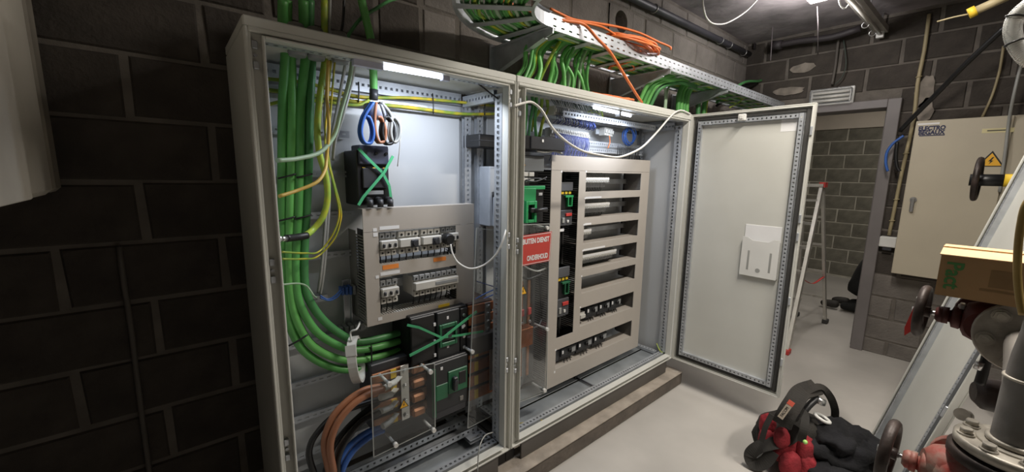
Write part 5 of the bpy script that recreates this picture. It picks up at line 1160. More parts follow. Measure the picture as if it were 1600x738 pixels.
# concrete duct at the upper left
t = thing('boxed_duct', 'pale boarded duct hanging at the upper left, in front of the dark block wall', 'duct', (-.5, -.3, 1.49))
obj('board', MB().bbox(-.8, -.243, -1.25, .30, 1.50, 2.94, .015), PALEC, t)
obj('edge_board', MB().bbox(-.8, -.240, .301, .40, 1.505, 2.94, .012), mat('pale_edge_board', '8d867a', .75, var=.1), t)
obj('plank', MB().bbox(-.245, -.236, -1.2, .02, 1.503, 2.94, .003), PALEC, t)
# thin conduit on the dark left wall
one('wall_conduit', MB().tube([(-0.137,0.405,1.325),(-0.138,0.405,1.208),(-0.136,0.405,1.076),(-0.138,0.405,0.894),(-0.140,0.405,0.680),(-0.141,0.405,0.429)], .008, 8, 3), mat('dim_conduit', '5b5650', .7), 'thin grey conduit running down the dark left wall', 'conduit')

# ================================================================ END WALL
t = thing('wall_cabinet', 'cream wall cabinet with blue lettering, mounted on the end wall right of the doorway', 'cabinet', (4.69, -1.35, .79))
bx0 = 4.60
p_tl, p_bl = (4.600,-0.943,2.039), (4.600,-0.965,0.788)
by = -.965; bz0, bz1 = p_bl[2]-.0, 2.035; seam = (4.600,-1.465,1.813)[1]
obj('case', MB().bbox(bx0+.02, XE-.012, -2.0, by, bz0, bz1, .004), EBOX, t)
obj('door', MB().bbox(bx0, bx0+.018, seam+.003, by, bz0, bz1, .004), EBOX, t)
obj('door', MB().bbox(bx0, bx0+.018, -2.0, seam-.003, bz0, bz1, .004), EBOX, t)
h = V((4.600,-1.024,1.412))
obj('handle', MB().cyl((bx0+.002, h.y, h.z), (bx0-.012, h.y, h.z), .021, 16).bbox(bx0-.022, bx0-.008, h.y-.011, h.y+.013, h.z-.10, h.z+.012, .004), STEEL, t)
FX = lambda p, x=None: basis((x or bx0-.0006, p[1], p[2]), (0, -1, 0), (0, 0, 1))
text('lettering', 'ELECTRO', .044, FX((4.600,-1.059,1.973)), BLUEINK, t, .0003, sx=.80, bold=.0025)
text('lettering', 'BEGAUX', .044, FX((4.600,-1.060,1.939)), BLUEINK, t, .0003, sx=.84, bold=.0025)
a, b = V((4.600,-0.995,1.918)), V((4.600,-1.135,1.920))
obj('underline', MB().obox((bx0-.0008, a.y, a.z-.004), (0, b.y-a.y, 0), (0, 0, .008), (.0006, 0, 0)), BLUEINK, t)
a = V((4.600,-1.037,2.009)); obj('pale_line', MB().obox((bx0-.0008, a.y+.06, a.z-.006), (0, -.12, 0), (0, 0, .012), (.0006, 0, 0)), PAPER, t)
a = V((4.600,-1.396,1.934)); lb_ = obj('name_label', MB().bbox(bx0-.0012, bx0, a.y-.075, a.y+.075, a.z-.016, a.z+.016, .0004), mat('cream_label', 'd9cfa0', .6), t)
obj('print_line', MB().box(bx0-.0018, bx0-.001, a.y-.05, a.y+.05, a.z-.003, a.z+.004), BLACK, lb_)
c = V((4.600,-1.392,1.715)); s_ = .068
def xtri(P, x, d): return MB().prism([(x, c.y-p, c.z+q) for p, q in P], (d, 0, 0))
o = obj('warning_sticker', xtri([(-s_, -s_*.58), (s_, -s_*.58), (0, s_*1.1)], bx0-.0008, .0008), BLACK, t)
obj('yellow_field', xtri([(-s_*.80, -s_*.48), (s_*.80, -s_*.48), (0, s_*.86)], bx0-.0014, .0004), WARN, o)
obj('bolt_symbol', xtri([(p*s_*.8, q*s_*.8) for p, q in ((.10, .55), (-.24, -.04), (-.03, -.02), (-.14, -.42), (.22, .08), (.03, .08), (.24, .55))], bx0-.0019, .0004), BLACK, o)
# emergency light
t = thing('emergency_light', 'clear covered emergency light on the wall above the doorway', 'lamp', (4.720,-0.370,2.309))
q = [(4.720,-0.195,2.395),(4.720,-0.524,2.393),(4.720,-0.524,2.240),(4.720,-0.191,2.249)]
zz0, zz1 = (q[2][2]+q[3][2])/2, (q[0][2]+q[1][2])/2; yy0, yy1 = q[1][1], q[0][1]
obj('base', MB().bbox(4.735, XE-.008, yy0, yy1, zz0, zz1, .005), WHITEP, t)
obj('clear_cover', MB().bbox(4.675, 4.734, yy0+.01, yy1-.01, zz0+.01, zz1-.01, .012), clear_mat('clear_prismatic_plastic', (.92, .92, .92), .25), t)
for k in range(3): obj('reflector', MB().cyl((4.715, yy0+.03, zz0+.035+k*.035), (4.715, yy1-.03, zz0+.035+k*.035), .010, 8), mat('reflector_white', 'dedcd4', .35), t)
# conduits on the end wall
t = thing('conduit_run', 'cream upright conduit with a small grey socket box beside the doorway', 'conduit', (4.750,-0.902,1.032))
obj('conduit', MB().tube([(4.755,-0.922,2.882),(4.755,-0.928,2.601),(4.755,-0.921,2.355),(4.755,-0.933,2.074),(4.755,-0.914,1.602),(4.755,-0.906,1.301),(4.755,-0.899,1.087)], .013, 10, 3), PVCY, t)
b = V((4.740,-0.903,1.033)); obj('socket_box', MB().bbox(4.70, XE-.01, b.y-.055, b.y+.055, b.z-.045, b.z+.045, .006), WHITEP, t)
obj('socket_shadow_block', MB().bbox(4.71, 4.75, b.y-.03, b.y+.03, b.z-.075, b.z-.046, .004), DARK, t)  # solid dark block standing in for the shade under the socket box
for p in [(4.755,-0.923,2.404),(4.755,-0.922,1.789),(4.755,-0.910,1.401),(4.755,-0.904,1.217)]: obj('clip', MB().torus(p, (.0, .15, 1), .016, .005, 14, 6), PVCY, t)
cable([(4.200,-1.350,2.569),(4.350,-1.192,2.387),(4.500,-1.064,2.226),(4.600,-0.953,2.083),(4.660,-0.871,1.968)], .017, BLACK, 'thick black cable running diagonally down to the doorway frame')
cable([(4.620,-0.903,1.927),(4.620,-0.848,1.868),(4.620,-0.818,1.796),(4.620,-0.821,1.706),(4.620,-0.841,1.637)], .010, BLUE, 'blue cable end curling in front of the doorway frame', n=8)
cable([(4.620,-0.871,1.878),(4.620,-0.877,1.758),(4.620,-0.896,1.669),(4.620,-0.915,1.638)], .012, BLACK, 'short black cable end beside the blue one', n=8)
cable([(4.760,-1.344,2.552),(4.760,-1.348,2.382),(4.760,-1.335,2.202),(4.760,-1.307,2.051)], .008, PVCY, 'thin cream cable going down to the wall cabinet top', n=8)
cable([(4.500,-1.447,2.486),(4.500,-1.439,2.302),(4.500,-1.436,2.155),(4.580,-1.438,2.009),(4.580,-1.450,1.791),(4.580,-1.462,1.495)], .009, GREYW, 'grey cable hanging in front of the wall cabinet at the right', n=8)
cable([(4.730,-0.358,2.811),(4.730,-0.360,2.713),(4.730,-0.362,2.575),(4.730,-0.355,2.425)], .011, mat('dim_conduit', '5b5650', .7), 'grey cable running down the wall to the emergency light', n=8)
cable([(4.710,-0.400,2.798),(4.710,-0.442,2.584),(4.710,-0.427,2.477),(4.710,-0.379,2.413)], .005, mat('dark_green_wire', '3c463e', .6), 'thin dark cable curling down to the emergency light', n=6)
t = thing('probe_tube', 'cream tube with a yellow cap hanging at the upper right', 'tube', (3.200,-1.274,2.433))
obj('tube', MB().cyl((3.200,-1.237,2.425), (3.200,-1.341,2.466), .020, 12), PVCY, t)
obj('yellow_cap', MB().cyl((3.200,-1.218,2.418), (3.200,-1.243,2.429), .026, 12), YLAB, t)
obj('wire', MB().tube([(3.200,-1.220,2.417),(3.200,-1.167,2.416),(3.200,-1.108,2.409)], .004, 6, 3), PVCY, t)
# flexible white hose at the top right
fl = MB(); hp_ = [V(p) for p in [(1.900,-1.405,2.076),(1.900,-1.382,2.045),(1.900,-1.381,2.004),(1.900,-1.396,1.959),(1.900,-1.427,1.914)]]
P = spline([V(hp_[0].x+.1, hp_[0].y-.3, ZC), hp_[0]+V(.02, -.06, .06)]+hp_+[hp_[-1]+V(.04, -.10, -.05), V(2.0, -1.72, 1.55), V(2.0, -1.72, 1.25)], 12)
for i in range(len(P)-1):
    fl.cyl(P[i], P[i]*.35+P[i+1]*.65, .019, 14, caps=False); fl.cyl(P[i]*.35+P[i+1]*.65, P[i+1], .0155, 14, caps=False)
fx_ = one('flexible_hose', fl, WHITEP, 'white ribbed flexible hose at the upper right edge', 'hose')
for k in (36, 56): obj('black_tie', MB().torus(P[k], P[k+1]-P[k], .020, .003, 18, 6), BLACK, fx_)
# small black valve in front of the wall cabinet
t = thing('shutoff_valve', 'small black valve with handwheel and yellow band, in front of the cream wall cabinet', 'valve', (3.600,-1.435,1.560))
c = V((3.600,-1.353,1.583)); hz_ = c.z
obj('handwheel', MB().torus(c, (.05, 1, .0), .115, .014, 28, 8).cyl(c+V(-.1, 0, 0), c+V(.1, 0, 0), .010, 8).cyl(c+V(0, 0, -.1), c+V(0, 0, .1), .010, 8), IRON, t)
obj('stem', MB().cyl((c.x, c.y+.03, hz_-.005), (c.x, c.y-.10, hz_-.005), .034, 14), BLACK, t)
obj('yellow_band', MB().cyl((c.x, c.y-.10, hz_-.005), (c.x, c.y-.19, hz_-.005), .036, 14), YLAB, t)
obj('body', MB().lathe((c.x, c.y-.19, hz_-.01), (0, -1, 0), [(0, .04), (.03, .075), (.08, .095), (.35, .09), (.45, .06)], 18), BLACK, t)
obj('riser_pipe', MB().cyl((c.x, c.y-.70, 0), (c.x, c.y-.70, ZC), .045, 16).cyl((c.x, c.y-.60, hz_-.01), (c.x, c.y-.70, hz_-.01), .05, 14), PIPEG, t)
# ================================================================ BACK ROOM
def ladder():
    t = thing('step_ladder', 'aluminium step ladder with red feet standing in the back room beyond the doorway', 'ladder', (5.0, -.3, 0))
    fL, fR = V((4.117,-0.420,0.000)), V(4.42, .02, 0)
    topL, topR = V((5.020,-0.321,1.485)), V((5.020,-0.170,1.480))
    topL = V(topL.x, topL.y, topL.z); topR = topR
    bL, bR = V((5.353,-0.443,0.000)), V((5.362,-0.172,0.000))
    for a, b in ((fL, topL), (fR, topR)): obj('front_stile', MB().bar(a, b, .065, .028, (0, 1, 0)), ALU, t)
    for a, b in ((bL, topL+V(.05, 0, -.02)), (bR, topR+V(.05, 0, -.02))): obj('rear_stile', MB().bar(a, b, .05, .025, (0, 1, 0)), ALU, t)
    for k in range(1, 7):
        f = k/6.6; a, b = fL.lerp(topL, f), fR.lerp(topR, f)
        obj('step', MB().bar(a, b, .085, .022), ALU, t)
    obj('top_platform', MB().bar(topL+V(.02, -.02, .015), topR+V(.02, .02, .015), .14, .03), ALU, t)
    for k in range(1, 5):
        f = k/5; a, b = bL.lerp(topL+V(.05, 0, -.02), f), bR.lerp(topR+V(.05, 0, -.02), f)
        obj('rear_brace', MB().bar(a, b, .022, .022), ALU, t)
    for p, r in ((fL, 1), (fR, 1), (bL, 0), (bR, 0)): obj('rubber_foot', MB().bbox(p.x-.04, p.x+.04, p.y-.025, p.y+.025, 0, .045, .006), RED if r else RUBBER, t)
    obj('red_cap', MB().bar(topL+V(.03, -.03, .02), topL+V(.03, .02, .02), .10, .05), RED, t)
    a, b = fL.lerp(topL, .42), bL.lerp(topL, .36)
    obj('red_strap', MB().tube([a, a.lerp(b, .5)+V(0, 0, -.06), b], .012, 6, 6, flat=.25), RED, t)
ladder()
# person kneeling behind the door jamb: trousers, boots, dark jacket
def skin(name, joints, edges, m, parent, sub=2, root=0):
    me = bpy.data.meshes.new(name); o = bpy.data.objects.new(name, me); COL.objects.link(o)
    w = wloc(parent)
    me.from_pydata([tuple(V(j[0])-w) for j in joints], edges, []); o.parent = parent
    sk = o.modifiers.new('skin', 'SKIN'); sk.use_smooth_shade = True
    for i, j in enumerate(joints):
        r = j[1]; me.skin_vertices[0].data[i].radius = r if isinstance(r, tuple) else (r, r)
        me.skin_vertices[0].data[i].use_root = (i == root)
    sb = o.modifiers.new('sub', 'SUBSURF'); sb.levels = sub; sb.render_levels = sub
    me.materials.append(m)
    return o
pt = V((6.387,-0.518,0.000)); kx, ky = 6.15, -.66
pr = thing('person', 'person in dark work clothes kneeling in the back room, mostly hidden by the door jamb', 'person', (kx, ky-.1, 0))
hip = V(kx+.02, ky+.10, .40)
TR = mat('dark_work_trousers', '1c1d1c', .95, var=.2, bump=.3); SK = mat('skin', 'b98a70', .55)
body = [(hip, .125), (hip+V(0, -.10, .20), (.15, .12)), (hip+V(.0, -.22, .38), (.17, .12)), (hip+V(.0, -.30, .47), .06), (hip+V(.0, -.36, .56), .05),
        (hip+V(-.09, .0, -.05), .10), (V(kx-.11, ky-.28, .10), .07), (V(kx-.13, ky+.08, .075), .058), (V(kx-.13, ky+.22, .06), .045),
        (hip+V(.09, .0, -.05), .10), (V(kx+.12, ky-.30, .10), .07), (V(kx+.13, ky+.06, .07), .058), (V(kx+.13, ky+.18, .06), .045),
        (hip+V(-.19, -.24, .38), .06), (hip+V(-.22, -.38, .16), .045), (hip+V(-.14, -.56, .08), .032),
        (hip+V(.19, -.24, .38), .06), (hip+V(.22, -.40, .16), .045), (hip+V(.14, -.56, .06), .032)]
skin('body', body, [(0, 1), (1, 2), (2, 3), (3, 4), (0, 5), (5, 6), (6, 7), (7, 8), (0, 9), (9, 10), (10, 11), (11, 12), (2, 13), (13, 14), (14, 15), (2, 16), (16, 17), (17, 18)], TR, pr)
hd = hip+V(0, -.42, .63)
obj('head', MB().sphere(hd, .10, (.8, 1, 1.15), 16).sphere(hd+V(0, -.098, -.015), .016, (.8, 1.2, 1.2), 8).sphere(hd+V(-.082, 0, -.01), .022, (.4, .8, 1.2), 8).sphere(hd+V(.082, 0, -.01), .022, (.4, .8, 1.2), 8), SK, pr)
obj('hair', MB().sphere(hd+V(0, .022, .028), .104, (.84, .95, 1.08), 16), mat('dark_hair', '211a15', .8), pr)
for s_, w_ in ((-1, body[15][0]), (1, body[18][0])):
    js = [(w_, .03), (w_+V(0, -.06, -.02), .034)]; ed = [(0, 1)]
    for f in range(4):
        n0 = len(js); bs = w_+V((f-1.5)*.02, -.085, -.025); L_ = (.036, .042, .04, .03)[f]
        js += [(bs, .010), (bs+V(0, -L_, -.012), .009), (bs+V(0, -L_*1.6, -.035), .008)]; ed += [(1, n0), (n0, n0+1), (n0+1, n0+2)]
    n0 = len(js); js += [(w_+V(-s_*.035, -.05, -.02), .011), (w_+V(-s_*.05, -.085, -.03), .009)]; ed += [(0, n0), (n0, n0+1)]
    skin('hand', js, ed, SK, pr, 1)
BT = mat('dark_work_boot', '2a2723', .7, var=.2)
for xx, tip in ((kx-.13, ky+.42), (kx+.13, ky+.36)):
    skin('boot', [(V(xx, tip-.20, .065), .05), (V(xx, tip-.12, .062), .052), (V(xx, tip-.05, .06), .045), (V(xx, tip-.02, .03), .035)], [(0, 1), (1, 2), (2, 3)], BT, pr, 2)
# ================================================================ RIGHT FOREGROUND PIPEWORK
# upright pipe with a bottom flange
PX = 1.55
c0 = V((1.550,-1.519,1.075)); vx, vy = PX, c0.y
bot = V((1.550,-1.523,0.922))
t = thing('upright_pipe', 'thick grey upright pipe with flanges in the right foreground', 'pipe', (vx, vy, bot.z-.3))
topz = (1.550,-1.485,1.280)[2]
obj('pipe', MB().lathe((vx, vy, bot.z), (0, 0, 1), [(0, .047), (.02, .043), (.15, .042), (.18, .040), (topz-bot.z-.12, .037), (topz-bot.z-.06, .031), (topz-bot.z, .029), (topz-bot.z+.03, .029)], 28), PIPEG, t)
obj('weld_bead', MB().torus((vx, vy, bot.z+.18), (0, 0, 1), .0415, .004, 28, 8), FLANGE, t)
obj('weld_bead', MB().torus((vx, vy, bot.z+.012), (0, 0, 1), .045, .007, 28, 8), FLANGE, t)
obj('neck_collar', MB().lathe((vx, vy, topz-.012), (0, 0, 1), [(0, .031), (.006, .040), (.014, .041), (.022, .034)], 24), FLANGE, t)
obj('thin_riser', MB().cyl((vx, vy, topz), (vx-.004, vy, topz+.35), .020, 16), PIPEG, t)
fl_ = obj('flange', MB().lathe((vx, vy, bot.z-.026), (0, 0, 1), [(0, .099), (.004, .104), (.022, .104), (.026, .100)], 36), FLANGE, t)
obj('raised_face', MB().lathe((vx, vy, bot.z-.001), (0, 0, 1), [(0, .066), (.006, .064)], 32), FLANGE, t)
for k in range(8):
    a = 2*PI*k/8+.25; p = V(vx+.084*math.cos(a), vy+.084*math.sin(a), bot.z)
    obj('bolt', MB().cyl(p, p+V(0, 0, .005), .0165, 16).cyl(p+V(0, 0, .005), p+V(0, 0, .018), .0125, 6), FLANGE, t)
obj('lower_flange', MB().lathe((vx, vy, bot.z-.062), (0, 0, 1), [(0, .107), (.004, .112), (.024, .112), (.030, .107)], 36), IRON, t)
obj('lower_pipe', MB().lathe((vx, vy, bot.z-.75), (0, 0, 1), [(0, .056), (.62, .056), (.66, .07), (.69, .085)], 24), IRON, t)
# wall flange with elbow behind it
FXX = 1.75
fc = V((1.750,-1.517,1.148))
t = thing('pipe_flange', 'round bolted flange plate facing the camera behind the upright pipe', 'flange', (FXX, fc.y, fc.z-.12))
obj('flange', MB().lathe((FXX+.022, fc.y, fc.z), (-1, 0, 0), [(0, .098), (.004, .103), (.018, .103), (.022, .099)], 36), mat('dull_flange', 'a39d94', .5, .3, var=.2, scale=14, bump=.2), t)
for k in range(6):
    a = .80+PI/3*k; p = V(FXX, fc.y+.076*math.cos(a), fc.z+.076*math.sin(a))
    obj('bolt', MB().cyl(p, p+V(-.005, 0, 0), .020, 16).cyl(p+V(-.005, 0, 0), p+V(-.016, 0, 0), .016, 6).cyl(p+V(-.016, 0, 0), p+V(-.022, 0, 0), .009, 10), FLANGE, t)
obj('elbow', MB().tube([(FXX-.002, fc.y+.004, fc.z-.01), (FXX-.05, fc.y+.006, fc.z-.014), (FXX-.10, fc.y+.004, fc.z-.04), (FXX-.16, fc.y, fc.z-.10)], .036, 16, 5), mat('pale_elbow', 'b5afa8', .45, .2, var=.15), t)
obj('rear_pipe', MB().cyl((FXX+.022, fc.y, fc.z), (FXX+.06, fc.y, fc.z), .05, 18), REDIRON, t)
# valves
def valve(label, cw, R, by_, m_body, L_, tag_=None, vz=0, bxo=.0):
    # handwheel centred at cw with its axle along -Y, bonnet and body behind it
    t = thing('gate_valve', label, 'valve', (cw.x, cw.y-.1, cw.z-.1))
    w = obj('handwheel', MB().torus(cw, (.06, 1, .02), R, R*.17, 36, 12), IRON, t)
    for k in range(4):
        a = k*PI/2+.5; d = V(math.cos(a), 0, math.sin(a)); obj('spoke', MB().bar(cw+d*.012, cw+d*R*.95, .014, .010, (0, 1, 0)), IRON, w)
    obj('hub', MB().cyl(cw+V(0, .012, 0), cw+V(0, -.02, 0), .017, 14), IRON, t)
    obj('hub_nut', MB().cyl(cw+V(0, .012, 0), cw+V(0, .024, 0), .010, 6), STEEL, t)
    obj('stem', MB().cyl(cw, cw+V(0, -.055, 0), .008, 10), STEEL, t)
    obj('bonnet', MB().lathe(cw+V(0, -.030, 0), (0, -1, 0), [(0, .018), (.008, .026), (.022, .026), (.026, .018), (.034, .020), (.038, .034), (.054, .036), (.060, .030)], 20), m_body, t)
    obj('bonnet_nut', MB().cyl(cw+V(0, -.046, 0), cw+V(0, -.060, 0), .030, 6), m_body, t)
    obj('body', MB().lathe(cw+V(0, -.088, 0), (0, -1, 0), [(0, .036), (.008, .052), (.03, .062), (L_-.02, .066), (L_, .056)], 24), m_body, t)
    obj('body_waist', MB().cyl(cw+V(-.07+bxo, -.088-L_*.5, 0), cw+V(.16+bxo, -.088-L_*.5, 0), .046, 20).lathe(cw+V(.10, -.088-L_*.5, 0), (1, 0, 0), [(0, .07), (.02, .072), (.022, .07)], 24), m_body, t)
    obj('bonnet_bolt', MB().cyl(cw+V(.0, -.075, .036), cw+V(.0, -.10, .036), .008, 8).bbox(cw.x-.016, cw.x+.016, cw.y-.092, cw.y-.078, cw.z+.030, cw.z+.048, .003), STEEL, t)
    return t
cw = V((1.860,-1.305,1.149))
v1 = valve('dark red valve with black handwheel and red tag, under the cardboard box', cw, .074, 0, REDIRON, .10)
tg = [V((1.830,-1.293,1.204)), V((1.830,-1.301,1.187)), V((1.830,-1.292,1.083)), V((1.830,-1.276,1.060)), V((1.830,-1.273,1.088))]
tg = [V(1.83, p.y, p.z) for p in tg]
obj('red_tag', MB().prism(tg, (.003, 0, 0)), mat('red_tag_plastic', 'd6403c', .4), v1)
obj('tag_knob', MB().sphere(V((1.825,-1.295,1.197)), .007), WHITEP, v1)
cw2 = V((1.550,-1.302,0.782))
v2 = valve('worn red and white valve with dark handwheel, at the lower right corner', cw2, .083, 0, REDWORN, .12, bxo=0)
obj('shoulder', MB().lathe(cw2+V(.0, -.070, .012), (.25, -1, -.05), [(0, .034), (.02, .055), (.06, .068), (.12, .066), (.16, .05)], 22), REDWORN, v2)
# dark lever handle seen behind the upright pipe
t = thing('lever_valve', 'dark valve with a hanging lever between the flange plate and the upright pipe', 'valve', (1.900,-1.458,0.920))
p = V((1.900,-1.457,0.963))
obj('lever', MB().tube([(1.900,-1.461,1.055),(1.900,-1.459,1.018),(1.900,-1.458,0.974),(1.900,-1.456,0.941)], .013, 10, 4), BLACK, t)
obj('body', MB().lathe(V((1.950,-1.448,0.893)), (.3, -1, 0), [(0, .03), (.02, .05), (.08, .055), (.12, .04)], 18), IRON, t)
obj('lever_pin', MB().cyl((1.880,-1.445,0.993), (1.880,-1.448,1.018), .010, 10), STEEL, t)
obj('disc', MB().cyl((1.950,-1.435,0.804), (2.000,-1.445,0.784), .020, 20), FLANGE, t)
# hidden pipe stand so that the leaning door and pipework rest on something
t = thing('pipe_rack', 'grey horizontal pipe carrying the valves at the right, behind the leaning door', 'pipe', (2.4, -1.62, 1.0))
obj('header_pipe', MB().cyl((1.6, -1.72, 1.19), (4.2, -1.72, 1.19), .06, 20), PIPEG, t)
for x_ in (1.7, 3.9): obj('post', MB().cyl((x_, -1.72, 0), (x_, -1.72, 1.13), .03, 14), PIPEG, t)
obj('branch', MB().cyl((1.86, -1.52, 1.17), (1.86, -1.72, 1.17), .05, 18), PIPEG, t)
# cardboard box on the valve
c1, c2, c3 = V((1.740,-1.329,1.235)), V((1.740,-1.340,1.357)), V((1.740,-1.500,1.226))
t = thing('cardboard_box', 'brown cardboard box with green lettering, resting on the dark red valve', 'box', (1.87, c1.y-.15, c1.z))
bw, bd, bh = .34, .26, c2.z-c1.z
obj('carton', MB().box(1.74, 1.74+bd, c1.y-bw, c1.y, c1.z, c1.z+bh), CARD, t)
f1 = [(1.735, c1.y+.003, c1.z+bh), (1.735, c1.y-bw-.003, c1.z+bh), (1.735+bd*.52, c1.y-bw-.003, c1.z+bh+.006), (1.735+bd*.52, c1.y+.003, c1.z+bh+.006)]
obj('flap', MB().prism(f1, (0, 0, .003)), CARDT, t)
f2 = [(1.74+bd*.48, c1.y+.003, c1.z+bh+.010), (1.74+bd*.48, c1.y-bw, c1.z+bh+.010), (1.74+bd+.004, c1.y-bw, c1.z+bh+.002), (1.74+bd+.004, c1.y+.003, c1.z+bh+.002)]
obj('flap', MB().prism(f2, (0, 0, .003)), CARDT, t)
text('lettering', 'Pact', .048, basis((1.7394, c1.y-.030, c1.z+bh*.53), (0, 0, -1), (0, -1, 0)), GREENINK, t, .0003, sx=1.0, bold=.0012)
ps = obj('print_patch', MB().box(1.7392, 1.74, c1.y-.145, c1.y-.10, c1.z+.045, c1.z+.095), mat('brown_print', '8f7350', .85), t)
obj('print_line', MB().box(1.7392, 1.74, c1.y-.15, c1.y-.085, c1.z+.032, c1.z+.038), mat('brown_print', '8f7350', .85), t)
one('plastic_hose', MB().tube([(1.66, -1.60, 2.3), (1.56, -1.52, 1.75)]+[(1.500,-1.454,1.528),(1.500,-1.452,1.488),(1.500,-1.455,1.428),(1.500,-1.463,1.360),(1.500,-1.474,1.303),(1.500,-1.483,1.268)], .007, 12, 5), HOSE, 'yellowed plastic hose hanging in front of the cardboard box', 'hose')
# ================================================================ TOOL BAG AND JACKET
def blob(mb, c, r, sc, rot=0, nz=.12, seed=1, n=22):
    rn = random.Random(seed); bm = bmesh.new(); bmesh.ops.create_icosphere(bm, subdivisions=4, radius=1)
    from mathutils import noise
    for v in bm.verts:
        d = v.co.copy(); e = 1/max((abs(d.x)**3+abs(d.y)**3+abs(d.z)**3)**(1/3), 1e-6)
        v.co = d*(.55+.45*e)*(1+nz*noise.noise(d*2.2+Vector((seed*3.1, 0, 0)))+nz*.5*noise.noise(d*6+Vector((0, seed*2.3, 0))))
    M = Matrix.Translation(V(c)) @ Matrix.Rotation(rot, 4, 'Z') @ Matrix.Diagonal((r*sc[0], r*sc[1], r*sc[2], 1))
    return mb.bm(bm, True, M)
ang = math.atan2(-.50, .45)    # the bag's long axis on the floor
bagc = V(2.50, -.88, 0); la = V(math.cos(ang), math.sin(ang), 0); sa = V(-la.y, la.x, 0)
def BP(l, s, z): return bagc+la*l+sa*s+V(0, 0, z)
t = thing('tool_bag', 'red and black open tool bag lying on the floor below the open door', 'bag', bagc)
obj('bag_body', blob(MB(), BP(.02, .02, .145), 1, (.20, .125, .14), ang, .10, 4), FABB, t)
obj('red_panel', blob(MB(), BP(-.02, -.045, .14), 1, (.145, .08, .11), ang, .12, 6), FABR, t)
for l, s, z, r, sd_ in ((-.15, -.02, .235, .050, 2), (-.165, -.05, .17, .045, 3), (-.115, -.10, .215, .045, 5), (.0, -.13, .085, .062, 8), (-.075, -.13, .085, .060, 9), (-.01, -.12, .17, .05, 12)):
    obj('red_pocket', blob(MB(), BP(l, s, z), r, (.8, .7, 1.25), ang, .10, sd_), FABR, t)
def ribbon(nm, pts, w, m, th=.006, par=None):
    P = spline([V(p) for p in pts], 6); mb = MB(); sdv = None; rows = []
    for i, p in enumerate(P):
        tt = (P[min(i+1, len(P)-1)]-P[max(i-1, 0)]).normalized(); up_ = V(-.78, -.12, .60); sv = tt.cross(up_).normalized()*w/2; nn = sv.cross(tt).normalized()*th
        rows.append((p-sv, p+sv, p+sv+nn, p-sv+nn))
    for r0, r1 in zip(rows, rows[1:]):
        for k in range(4): mb.quad(r0[k], r0[(k+1) % 4], r1[(k+1) % 4], r1[k])
    mb.quad(*rows[0]); mb.quad(*rows[-1]); mb.sm = [False]*len(mb.f)
    return obj(nm, mb, m, par)
lab_ = [V(p) for p in [(2.400,-0.843,0.268),(2.400,-0.892,0.462)]]
ribbon('top_flap', [(2.320,-0.862,0.305),(2.330,-0.871,0.356),(2.380,-0.886,0.415),(2.480,-0.892,0.439),(2.580,-0.933,0.451)], .085, FABB, .012, t)
ribbon('handle', [(2.460,-0.867,0.394),(2.500,-0.904,0.437),(2.580,-0.946,0.457),(2.660,-0.982,0.391),(2.700,-1.006,0.310),(2.720,-1.011,0.227)], .035, FABB, .014, t)
ribbon('shoulder_strap', [(2.400,-0.917,0.285),(2.380,-0.899,0.232),(2.360,-0.863,0.191),(2.320,-0.823,0.172),(2.300,-0.772,0.129),(2.290,-0.744,0.071),(2.290,-0.767,0.031),(2.300,-0.815,0.071),(2.320,-0.838,0.139)], .060, mat('black_webbing', '2b2926', .85, var=.1), .006, t)
ribbon('side_strap', [(2.420,-0.908,0.374),(2.400,-0.937,0.360),(2.360,-0.947,0.304),(2.360,-0.943,0.237)], .035, mat('black_webbing', '2b2926', .85, var=.1), .008, t)
ribbon('side_strap', [(2.300,-0.817,0.348),(2.280,-0.801,0.275),(2.270,-0.794,0.194)], .025, mat('black_webbing', '2b2926', .85, var=.1), .006, t)
a, b = V((2.300,-0.855,0.349)), V((2.330,-0.890,0.447))
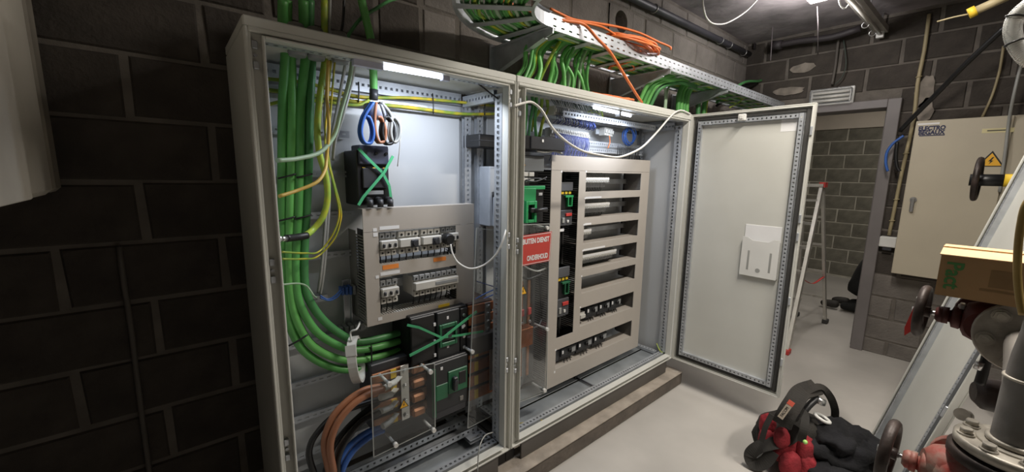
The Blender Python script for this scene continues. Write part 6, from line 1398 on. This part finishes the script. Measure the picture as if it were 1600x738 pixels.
d_ = (b-a); dn = d_.normalized(); nrm_ = (V(0, -1.386, 1.58)-a).normalized(); nrm_ = (nrm_-dn*nrm_.dot(dn)).normalized(); wv = dn.cross(nrm_).normalized()
bp_ = obj('badge', MB().obox(a-wv*.013+nrm_*.006, d_, wv*.026, nrm_*.004), mat('badge_grey', 'a79c8c', .6), t)
obj('badge_end', MB().obox(a+d_*.78-wv*.014+nrm_*.006, d_*.22, wv*.028, nrm_*.005), mat('badge_red', 'd2604c', .6), t)
text('lettering', 'FACOM', .019, basis(a+d_*.38+nrm_*.0105, dn, nrm_.cross(dn)), BLACK, t, .0003, sx=.9)
one('hammer_handle', MB().tube([(2.460,-0.918,0.348),(2.500,-0.933,0.384),(2.550,-0.952,0.411)], .016, 10, 4), BLACK, 'black tool handle with a steel end sticking out of the tool bag', 'tool')
one('torch', MB().cyl((2.540,-0.949,0.406), (2.560,-0.978,0.389), .019, 14).cyl((2.560,-0.978,0.389), (2.562,-0.983,0.388), .016, 14), STEEL, 'shiny steel tool end lying in the open tool bag', 'tool')
one('tape_roll', MB().torus((2.550,-0.983,0.307), (.2, -.3, 1), .034, .009, 24, 8), WHITEP, 'white ring of tape lying in the tool bag opening', 'tape')
one('green_pen', MB().sphere((2.330,-0.965,0.259), .011, (1, 1, 1), 10), mat('bright_green_plastic', 'a8d878', .4), 'small bright green tip poking out of the tool bag', 'tool')
t = thing('jacket', 'black jacket heaped on the floor against the tool bag', 'jacket', BP(.26, .0, 0))
jb = MB(); blob(jb, BP(.20, -.03, .13), 1, (.20, .17, .14), ang, .28, 21)
o = obj('heap', jb, JACK, t)
obj('fold', blob(MB(), BP(.18, -.06, .20), 1, (.13, .11, .10), ang+.4, .30, 23), JACK, t)
obj('fold', blob(MB(), BP(.34, .02, .08), 1, (.13, .16, .09), ang-.3, .30, 25), JACK, t)
obj('sleeve', blob(MB(), BP(.40, -.10, .06), 1, (.10, .12, .07), ang+.9, .28, 27), JACK, t)
obj('fold', blob(MB(), BP(.14, -.16, .07), 1, (.15, .09, .08), ang+.1, .25, 29), JACK, t)
